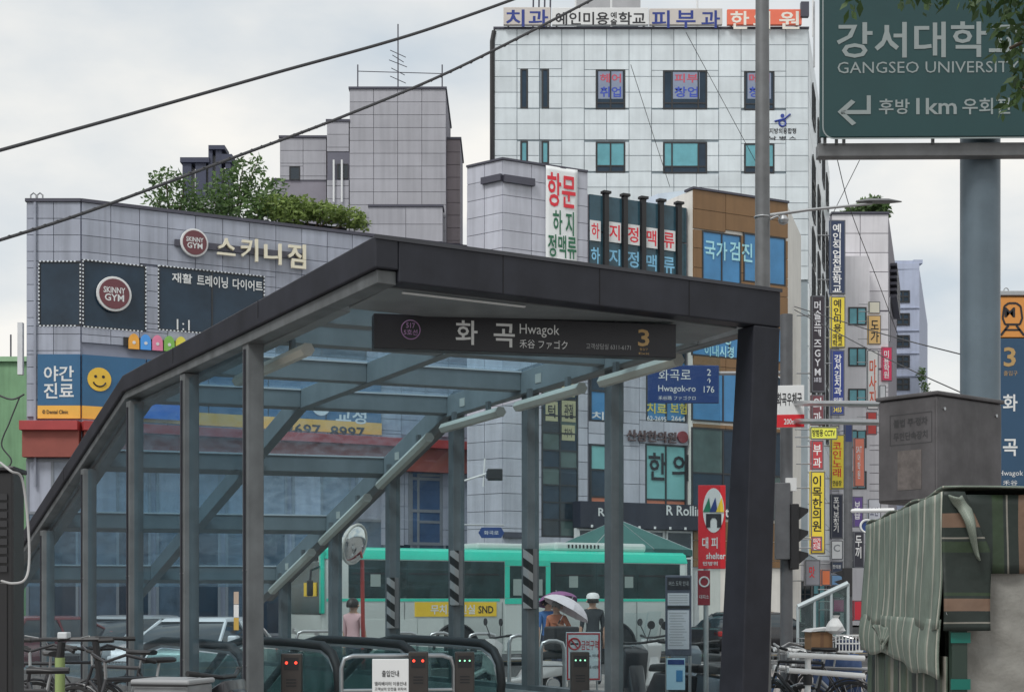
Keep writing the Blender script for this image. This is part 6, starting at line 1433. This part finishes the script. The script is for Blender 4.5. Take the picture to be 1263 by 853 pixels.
# end facing the camera
y0_ = 6.18
def PX(x, y, D=6.2): q = P(x, y, D); return q
def endup(u, v):
    a = PX(1164+140*u, 707-97*v); return (a.x, y0_+.02+.01*math.sin(u*9+v*3), a.z)
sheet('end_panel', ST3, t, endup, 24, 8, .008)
def flap(u, v):
    xr = 1216-30*max(0, (v-.55)/.45); a = PX(1158+(xr-1158)*u, 777-170*v); return (a.x, y0_-.03-.012*math.sin(u*4+v*7)-.015*(1-v), a.z)
sheet('end_flap', ST2, t, flap, 14, 30, .008)
def torn(u, v):
    b = [(1170, 612), (1182, 628), (1188, 652), (1199, 688)]; k_ = v*3; i = min(2, int(k_)); fq = k_-i
    cx2 = b[i][0]+(b[i+1][0]-b[i][0])*fq; cy2 = b[i][1]+(b[i+1][1]-b[i][1])*fq; w = (16, 17, 10, 2)[i]+((16, 17, 10, 2)[i+1]-(16, 17, 10, 2)[i])*fq
    a = PX(cx2+(u-.5)*w, cy2+4*math.sin(u*3)); return (a.x, y0_-.07-.035*math.sin(u*math.pi)+.02*math.sin(v*8), a.z)
sheet('torn_strip', ST1, t, torn, 10, 18, .006)
def grey(u, v):
    a = PX(1176+130*u, 1010-310*v); return (a.x, y0_+.045+.006*math.sin(u*5+v*2.4)+.004*math.sin((u*1.2+v)*17)+.003*math.sin(v*43+u*9), a.z)
sheet('grey_tarp', GREYT, t, grey, 40, 60, .01)
a, b = PX(1170, 0), PX(1189, 0)
MB().box(a.x, b.x, y0_-.03, y0_+.02, .02, PX(0, 772).z).build('corner_post', mat('post_green', (.02, .04, .03), .5, var=.2), t, None, .004)
TAPE = mat('green_tape', (.0, .13, .10), .4, var=.15)
for yy in (785, 842): q0, q1 = PX(1168, yy-6), PX(1192, yy+7); MB().box(q0.x, q1.x, y0_-.036, y0_-.031, q1.z, q0.z).build('tape', TAPE, t)
bp = [S0-nrm*.06+Vector((0, .2, 0)), S1-nrm*.06, S1-nrm*.9, S0-nrm*.9+Vector((0, .2, 0))]
MB().prism([(p.x, p.y) for p in bp], 'z', .02, 2.0).build('stall_body', mat('stall_dark', (.03, .035, .03), .8), t)
q = PX(1163, 755); MB().torus((q.x, y0_-.055, q.z), 'y', .008, .003, 12, 5).build('eyelet', ALU, t)

# ---------------------------------------------------------------- station pole sign behind the big column
MFp = Fr(1262, 17, 0)
t = thing('station_pole_sign', 'orange and blue subway pole sign with a train symbol at the right edge', 'sign', MFp, (0, 0, 0))
OR2 = mat('pole_sign_orange', C(190, 128, 62), .4, var=.06); BL2 = mat('pole_sign_blue', C(36, 66, 92), .4, var=.06)
x0, x1 = MFp.s(1226), MFp.s(1298)
MB().box(x0, x1, -.1, .1, MFp.z(0, 418), MFp.z(0, 368)).build('top_panel', OR2, t, MFp, .01); MB().box(x0, x1, -.1, .1, MFp.z(0, 640), MFp.z(0, 419)).build('lower_panel', BL2, t, MFp, .01)
MB().box(x0-.02, x1+.02, -.12, .12, MFp.z(0, 367), MFp.z(0, 361)).build('top_cap', ALU, t, MFp, .01); MB().torus((MFp.s(1241), 0, MFp.z(0, 358)), 'y', .025, .006, 14, 5).build('lifting_eye', ALU, t, MFp)
r = MFp.rect(1233, 376, 1257, 402); w, h = r[2]-r[0], r[3]-r[1]
pth = [(r[0]+w*.12, r[1]), (r[2]-w*.12, r[1]), (r[2], r[1]+h*.3), (r[2]-w*.08, r[3]-h*.15), (r[2]-w*.3, r[3]), (r[0]+w*.3, r[3]), (r[0]+w*.08, r[3]-h*.15), (r[0], r[1]+h*.3), (r[0]+w*.12, r[1])]
band(pth, .022, -.104, 0, 'train_outline', TXK, t, MFp); ptext('M', TXK, t, MFp, 1239, 379, 1252, 391, -.104, bold=.05)
band([(r[0]+w*.3, r[1]-.01), (r[0]-.02, r[1]-.12)], .025, -.104, 0, 'rail_mark', TXK, t, MFp); band([(r[2]-w*.3, r[1]-.01), (r[2]+.02, r[1]-.12)], .025, -.104, 0, 'rail_mark', TXK, t, MFp); band([(r[0]+.02, r[1]-.06), (r[2]-.02, r[1]-.06)], .02, -.104, 0, 'rail_mark', TXK, t, MFp)
for s, mm, x_0, y_0, x_1, y_1, bd in (('3', TXG, 1238, 428, 1253, 452, .04), ('출입구', TXG, 1238, 457, 1255, 463, 0), ('화', TXW, 1237, 486, 1255, 507, .02), ('곡', TXW, 1237, 541, 1255, 562, .02), ('Hwagok', TXW, 1232, 580, 1262, 588, 0), ('禾谷', TXW, 1237, 592, 1255, 598, 0)):
    ptext(s, mm, t, MFp, x_0, y_0, x_1, y_1, -.104, bold=bd)
MB().box((x0+x1)/2-.08, (x0+x1)/2+.08, -.06, .06, 0, MFp.z(0, 641)).build('foot', BLK, t, MFp)

# ---------------------------------------------------------------- things in the left foreground
KBf = Fr(16, 8.6, math.radians(4))
t = thing('black_cabinet', 'black slatted cabinet with a white cable at the left edge', 'cabinet', KBf, (0, 0, 0))
r = KBf.rect(-75, 581, 16, 810); zt_ = r[3]
b_ = MB().box(r[0], r[2], 0, .26, .25, zt_).build('housing', BLK, t, KBf, .012)
for i in range(9): ubox('slat', mat('slat_black', (.03, .03, .033), .5), b_, KBf, r[0]+.03, r[2]-.03, -.012, .0, zt_-.16-i*.05, zt_-.125-i*.05)
MB().box(r[0]+.03, r[2]-.03, -.008, 0, .5, zt_-.62).build('door', BLK, t, KBf, .006)
MB().box(r[0]-.02, r[2]+.012, -.02, .28, zt_+.002, zt_+.03).build('top', BLK, t, KBf, .008)
for x in (r[0]+.06, r[2]-.06): MB().box(x-.03, x+.03, .05, .2, 0, .25).build('foot', BLK, t, KBf)
ca = thing('white_cable', 'white cable looping from the black cabinet past its side', 'cable', KBf, (r[2], 0, zt_))
pts = [P(0, 570, 8.5), P(14, 581, 8.45), P(27, 590, 8.5), P(34, 640, 8.5), P(36, 690, 8.45), P(31, 714, 8.4), P(16, 719, 8.4), P(2, 716, 8.5)]
MB().tube(smooth_path(pts), .007, 8).build('wire', mat('cable_grey', (.4, .4, .4), .5), ca, smooth=True)
SFk = Fr(74, 12.5, math.radians(-12))
t = thing('kick_scooter', 'rental kick scooter with a lime green stem and black handlebar', 'kick scooter', SFk, (0, 0, 0))
LIME = mat('lime_stem', (.26, .34, .13), .4, var=.1); zk = SFk.z(0, 788)
MB().tube([(0, 0, .18), (.0, 0, 1.15)], .04, 12).build('stem', LIME, t, SFk, smooth=True); MB().tube([(0, 0, 1.15), (.015, 0, zk-.02)], .032, 12).build('upper_stem', BLK, t, SFk)
h = MB().tube([(-.28, .05, zk-.01), (-.12, 0, zk), (.12, 0, zk), (.32, .05, zk+.0)], .017, 8).build('handlebar', BLK, t, SFk, smooth=True)
MB().box(.0, .085, -.05, .03, zk+.005, zk+.06).build('display', mat('display_pale', (.55, .58, .6), .3), t, SFk, .01)
for a, b in ((-.28, -.38), (.32, .44)): MB().tube([(a, .05, zk-.01), (b, .06, zk-.005)], .02, 8).build('grip', RUB, h, SFk)
for s in (-.18, .2): MB().tube([(s, -.02, zk+.01), (s*1.5, -.08, zk+.03)], .007, 6).build('brake_lever', ALU, h, SFk)
MB().box(-.08, .08, .1, .95, .12, .18).build('deck', BLK, t, SFk, .02)
for y in (.0, 1.08): MB().torus((0, y, .11), 'x', .085, .032, 20, 8).build('wheel', RUB, t, SFk, smooth=True)
MB().prism([(.95, .14), (1.2, .25), (1.2, .23), (1.0, .12)], 'x', -.05, .05).build('rear_mudguard', BLK, t, SFk)
SG2 = Fr(122, 13.2, math.radians(10))
t = thing('kick_scooter', 'all black kick scooter right of the lime green one', 'kick scooter', SG2, (0, 0, 0))
zk = SG2.z(0, 786); MB().tube([(.1, 0, .18), (-.03, 0, zk-.01)], .03, 10).build('stem', BLK, t, SG2)
h = MB().tube([(-.26, .04, zk-.01), (-.03, 0, zk), (.2, .04, zk-.01)], .016, 8).build('handlebar', BLK, t, SG2)
for a, b in ((-.26, -.36), (.2, .3)): MB().tube([(a, .04, zk-.01), (b, .05, zk-.01)], .02, 8).build('grip', RUB, h, SG2)
MB().box(.03, .18, .1, .95, .12, .18).build('deck', BLK, t, SG2, .02)
for y in (.0, 1.08): MB().torus((.1, y, .11), 'x', .085, .032, 20, 8).build('wheel', RUB, t, SG2, smooth=True)
bicycle('black bicycle with a wire basket at the bottom left corner', 22, 11.2, math.radians(12), BKP, True, .1, BKP)
bicycle('slim black bicycle between the lime scooter and the black cabinet', 52, 13.4, math.radians(-55), BKP, False, .16, BKP)
bicycle('dark blue bicycle in front of the grey box carrier', 170, 12.6, math.radians(55), BKP, False, .12, BKP)
bicycle('black bicycle standing against the left glass wall behind the kick scooters', 100, 16.5, math.radians(38), BKP, False, .1, BKP)
bicycle('black bicycle with a front basket half hidden by the black cabinet', 48, 15.2, math.radians(20), BKP, True, .14, BKP)
bicycle('black bicycle with its saddle beside the grey box carrier', 150, 14.8, math.radians(-20), BKP, False, .12, BKP)
KC = Fr(213, 11.4, math.radians(-14))
moped('dark delivery scooter carrying a grey box, in front of the left glass wall', 214, 11.9, math.radians(165), PBK, mirrors=False)
zc = KC.z(0, 836)
t = thing('delivery_box', 'grey lidded delivery box at the bottom left in front of the glass', 'box', KC, (0, 0, zc-.36))
GB = mat('grey_box_cloth', (.24, .25, .26), .6, var=.12, scale=8)
MB().box(-.22, .22, -.2, .22, zc-.36, zc-.04).build('box_body', GB, t, KC, .02); MB().box(-.235, .235, -.215, .235, zc-.038, zc).build('lid', mat('grey_lid', (.33, .34, .35), .5, var=.1), t, KC, .015); MB().box(-.225, .225, -.219, -.216, zc-.05, zc-.034).build('zip', BLK, t, KC)

# ---------------------------------------------------------------- overhead wires
BLKW = mat('cable_sheath', (.05, .05, .055), .6, var=.1)
def wire(lab, pts, r, name='overhead_cable', twist=False):
    A_ = [P(*q) for q in pts]; o = bpy.data.objects.new(name, None); link(o, None, Matrix.Translation(A_[0])); tagp(o, lab, 'cable', 'overhead cables')
    ps = smooth_path(A_, 12); MB().tube(ps, r, 8).build('sheath', BLKW, o, smooth=True)
    if twist:
        tw = [p+Vector((0, math.cos(i*2.1)*r*.95, math.sin(i*2.1)*r*.95)) for i, p in enumerate([ps[0].lerp(ps[-1], k/220) + (ps[min(len(ps)-1, int(k/220*(len(ps)-1)))]-ps[0].lerp(ps[-1], int(k/220*(len(ps)-1))/(len(ps)-1))) for k in range(221)])]
        MB().tube(tw, r*.45, 5).build('lashing', BLKW, o)
wire('upper thick overhead cable crossing the sky to the tall building', [(-60, 202, 20), (160, 141, 22), (340, 90, 23.5), (520, 39, 25), (700, -25, 26.5)], .024)
wire('lower lashed overhead cable crossing in front of the stepped building', [(-60, 314, 20), (100, 264, 21.2), (300, 190, 22.7), (420, 145, 23.6), (560, 86, 24.7), (720, 5, 26), (800, -40, 27)], .022, twist=True)
for lab, pts, r in (('thin wire slanting down the tall building from its roof boards', [(778, 80, 40), (826, 230, 44)], .008), ('thin wire slanting across the right of the tall building', [(846, 40, 40), (935, 205, 44)], .008),
                    ('thin wire crossing the sky below the road sign toward the lamp', [(1060, 198, 40), (1028, 262, 46)], .01), ('second thin wire crossing below the road sign', [(1033, 198, 40), (1050, 262, 46), (1084, 350, 50), (1110, 420, 54)], .012),
                    ('thin wire from the signal pole to the big column, upper one', [(980, 378, 19.5), (1090, 412, 16.5), (1190, 438, 14)], .006), ('thin wire from the signal pole to the big column, lower one', [(980, 382, 19.5), (1090, 440, 16.5), (1190, 486, 14)], .006),
                    ('thin dark wire sagging across the green building at the left edge', [(-20, 478, 50), (12, 492, 50), (30, 486, 50)], .03), ('coiled dark wire hanging down the green building at the left edge', [(24, 490, 50), (12, 520, 50), (2, 548, 50), (14, 570, 50), (-10, 590, 50)], .025)):
    wire(lab, pts, r, 'thin_wire')

# ---------------------------------------------------------------- unseen buildings added so the left glass has something dull to reflect
def added_building(lab, x, y, yaw, w, d, h, m):
    f = Fr(CX, 1, yaw); f.O = Vector((x, y, 0)); f.M = Matrix.Translation(f.O) @ Matrix.Rotation(yaw, 4, 'Z')
    t = thing('unseen_building', lab, 'building', f, (w/2, 0, 0), 'added buildings left of the view')
    MB().box(0, w, 0, d, 0, h).build('wall', m, t, f)
    nx = int(w//3.2)
    for i in range(nx):
        for j in range(int(h//3.4)): ubox('window', DGL, t, f, .7+i*3.2, 2.9+i*3.2, -.06, .0, 1.2+j*3.4, 2.9+j*3.4)
added_building('dull brick building out of view, added for the left glass wall to mirror', -58, 44, math.radians(20), 22, 12, 24, mat('dull_brick', (.14, .1, .085), .8, var=.2, streak=.2))
added_building('tall dull grey building out of view, added for the left glass wall to mirror', -62, 22, math.radians(55), 24, 12, 26, mat('dull_grey', (.16, .16, .165), .8, var=.2, streak=.2))
